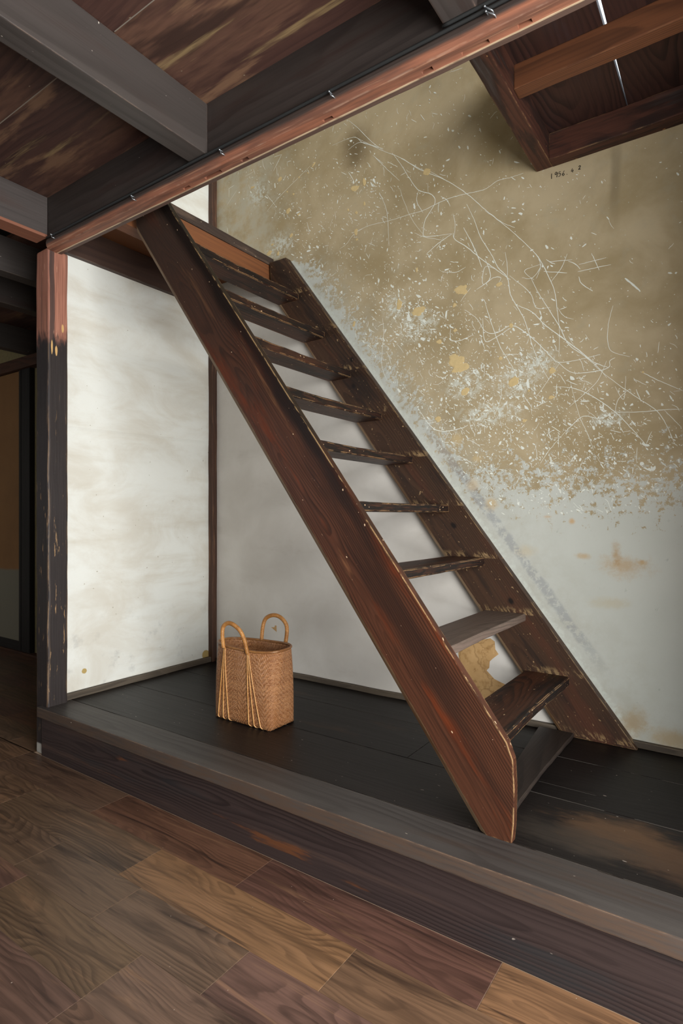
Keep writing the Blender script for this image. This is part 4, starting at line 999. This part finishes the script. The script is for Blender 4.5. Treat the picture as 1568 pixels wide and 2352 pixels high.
for zx, zy, a, b in ((530,748,50,27),(240,815,20,35),(330,845,45,25),(370,193,22,18),(505,1075,40,40),(520,1110,46,30),(775,1175,34,26),(550,1220,25,20),(420,1350,18,18),(425,990,18,15),(498,820,11,11),(500,938,12,12),(705,720,15,12),(712,1070,11,11),(762,915,12,12),
                     (955,1125,17,15),(950,1250,16,9),(825,1360,13,9),(35,475,10,18),(30,272,26,16),(72,240,12,22),(38,385,8,8),(75,343,6,10),(25,908,10,14),(40,510,7,6),(320,655,6,14),(1380,1133,6,6),(845,1220,7,7)):
    chip(800 + zx / 2.0417, 300 + zy / 2.0417, a / 2.0417, b / 2.0417)
for zx, zy, a, b, r in ((640,830,32,22,0.2),(940,700,30,12,0.8),(890,775,10,8,0),(810,812,12,9,0),(715,1110,26,38,-0.5),(805,1147,22,12,0),(740,1335,28,22,0.3),(760,965,12,12,0),(705,945,14,9,-0.5),(390,905,34,17,0),(545,1490,45,28,0),(622,1500,18,26,0),(570,1420,20,14,0),(1250,1105,11,14,0)):
    chip(480 + zx / 3.92, 200 + zy / 3.92, a / 3.92, b / 3.92, r)
# torn lining paper low on the wall, behind the lowest treads
bm = bmesh.new(); P = []
for px, py in ((1052,1500),(1070,1478),(1100,1470),(1126,1466),(1135,1472),(1138,1490),(1146,1502),(1130,1512),(1124,1520),(1122,1534),(1118,1541),(1126,1552),(1136,1560),(1146,1564),(1158,1572),(1162,1580),(1140,1600),(1118,1625),(1100,1640),(1080,1600),(1060,1550)):
    x, z = wallpt(px, py); P.append(bm.verts.new((x + R.uniform(-0.003, 0.003), -0.0008 - 0.001 * R.random(), z + R.uniform(-0.003, 0.003))))
bm.faces.new(P)
obj('torn_paper', finish(bm, 'torn_paper'), M['paper'], wb, loc=(0, YW, 0))
bm = bmesh.new(); P = []
for k in range(9):
    a = k / 9 * 6.283; P.append((math.cos(a) * 0.013 * R.uniform(0.6, 1.2), math.sin(a) * 0.009 * R.uniform(0.6, 1.2)))
x, z = wallpt(629, 1443)
bm.faces.new([bm.verts.new((a, 0, b)) for a, b in ((-0.022, 0.004), (0.004, 0.006), (0.008, 0.018), (0.02, 0.018), (0.021, -0.02), (0.004, -0.01))])
obj('plaster_chip', finish(bm, 'plaster_chip'), M['paper'], wb, loc=(x, YW - 0.0006, z))
# handwritten date
DIG = {'1': [[(0.5, 1), (0.45, 0.5), (0.42, 0)]],
       '9': [[(0.75, 0.85), (0.45, 1), (0.25, 0.75), (0.45, 0.55), (0.75, 0.8), (0.72, 0.4), (0.6, 0)]],
       '5': [[(0.75, 1), (0.35, 0.97), (0.3, 0.6), (0.6, 0.62), (0.72, 0.35), (0.5, 0.05), (0.2, 0.08)]],
       '6': [[(0.65, 1), (0.35, 0.6), (0.25, 0.25), (0.45, 0.0), (0.7, 0.2), (0.55, 0.45), (0.3, 0.3)]],
       '4': [[(0.55, 1), (0.2, 0.4), (0.8, 0.42)], [(0.62, 0.7), (0.58, 0.0)]],
       '2': [[(0.2, 0.75), (0.45, 1), (0.7, 0.8), (0.5, 0.4), (0.2, 0.05), (0.5, 0.1), (0.8, 0.05)]],
       '.': [[(0.4, 0.1), (0.5, 0.14)]]}
bm = bmesh.new()
for ch, px, py, hgt in (('1', 1267, 405, 13), ('9', 1277, 402, 12), ('5', 1285, 400, 11), ('6', 1294, 398, 11), ('.', 1302, 397, 10), ('4', 1314, 392, 10), ('2', 1331, 385, 9)):
    x, z = wallpt(px, py)
    k = PXM * 1.0 * hgt
    for stx in DIG[ch]:
        ribbon(bm, smooth([(x + (a - 0.5) * k * 0.9, z + (b - 0.5) * k) for a, b in stx], 5), 0.0030 if ch != '.' else 0.005, 0.0, taper=False)
o = obj('handwritten_date', finish(bm, 'handwritten_date'), M['ink'], wb, loc=(0, YW - 0.0008, 0)); o['label'] = 'small handwritten date 1956. 4 2'
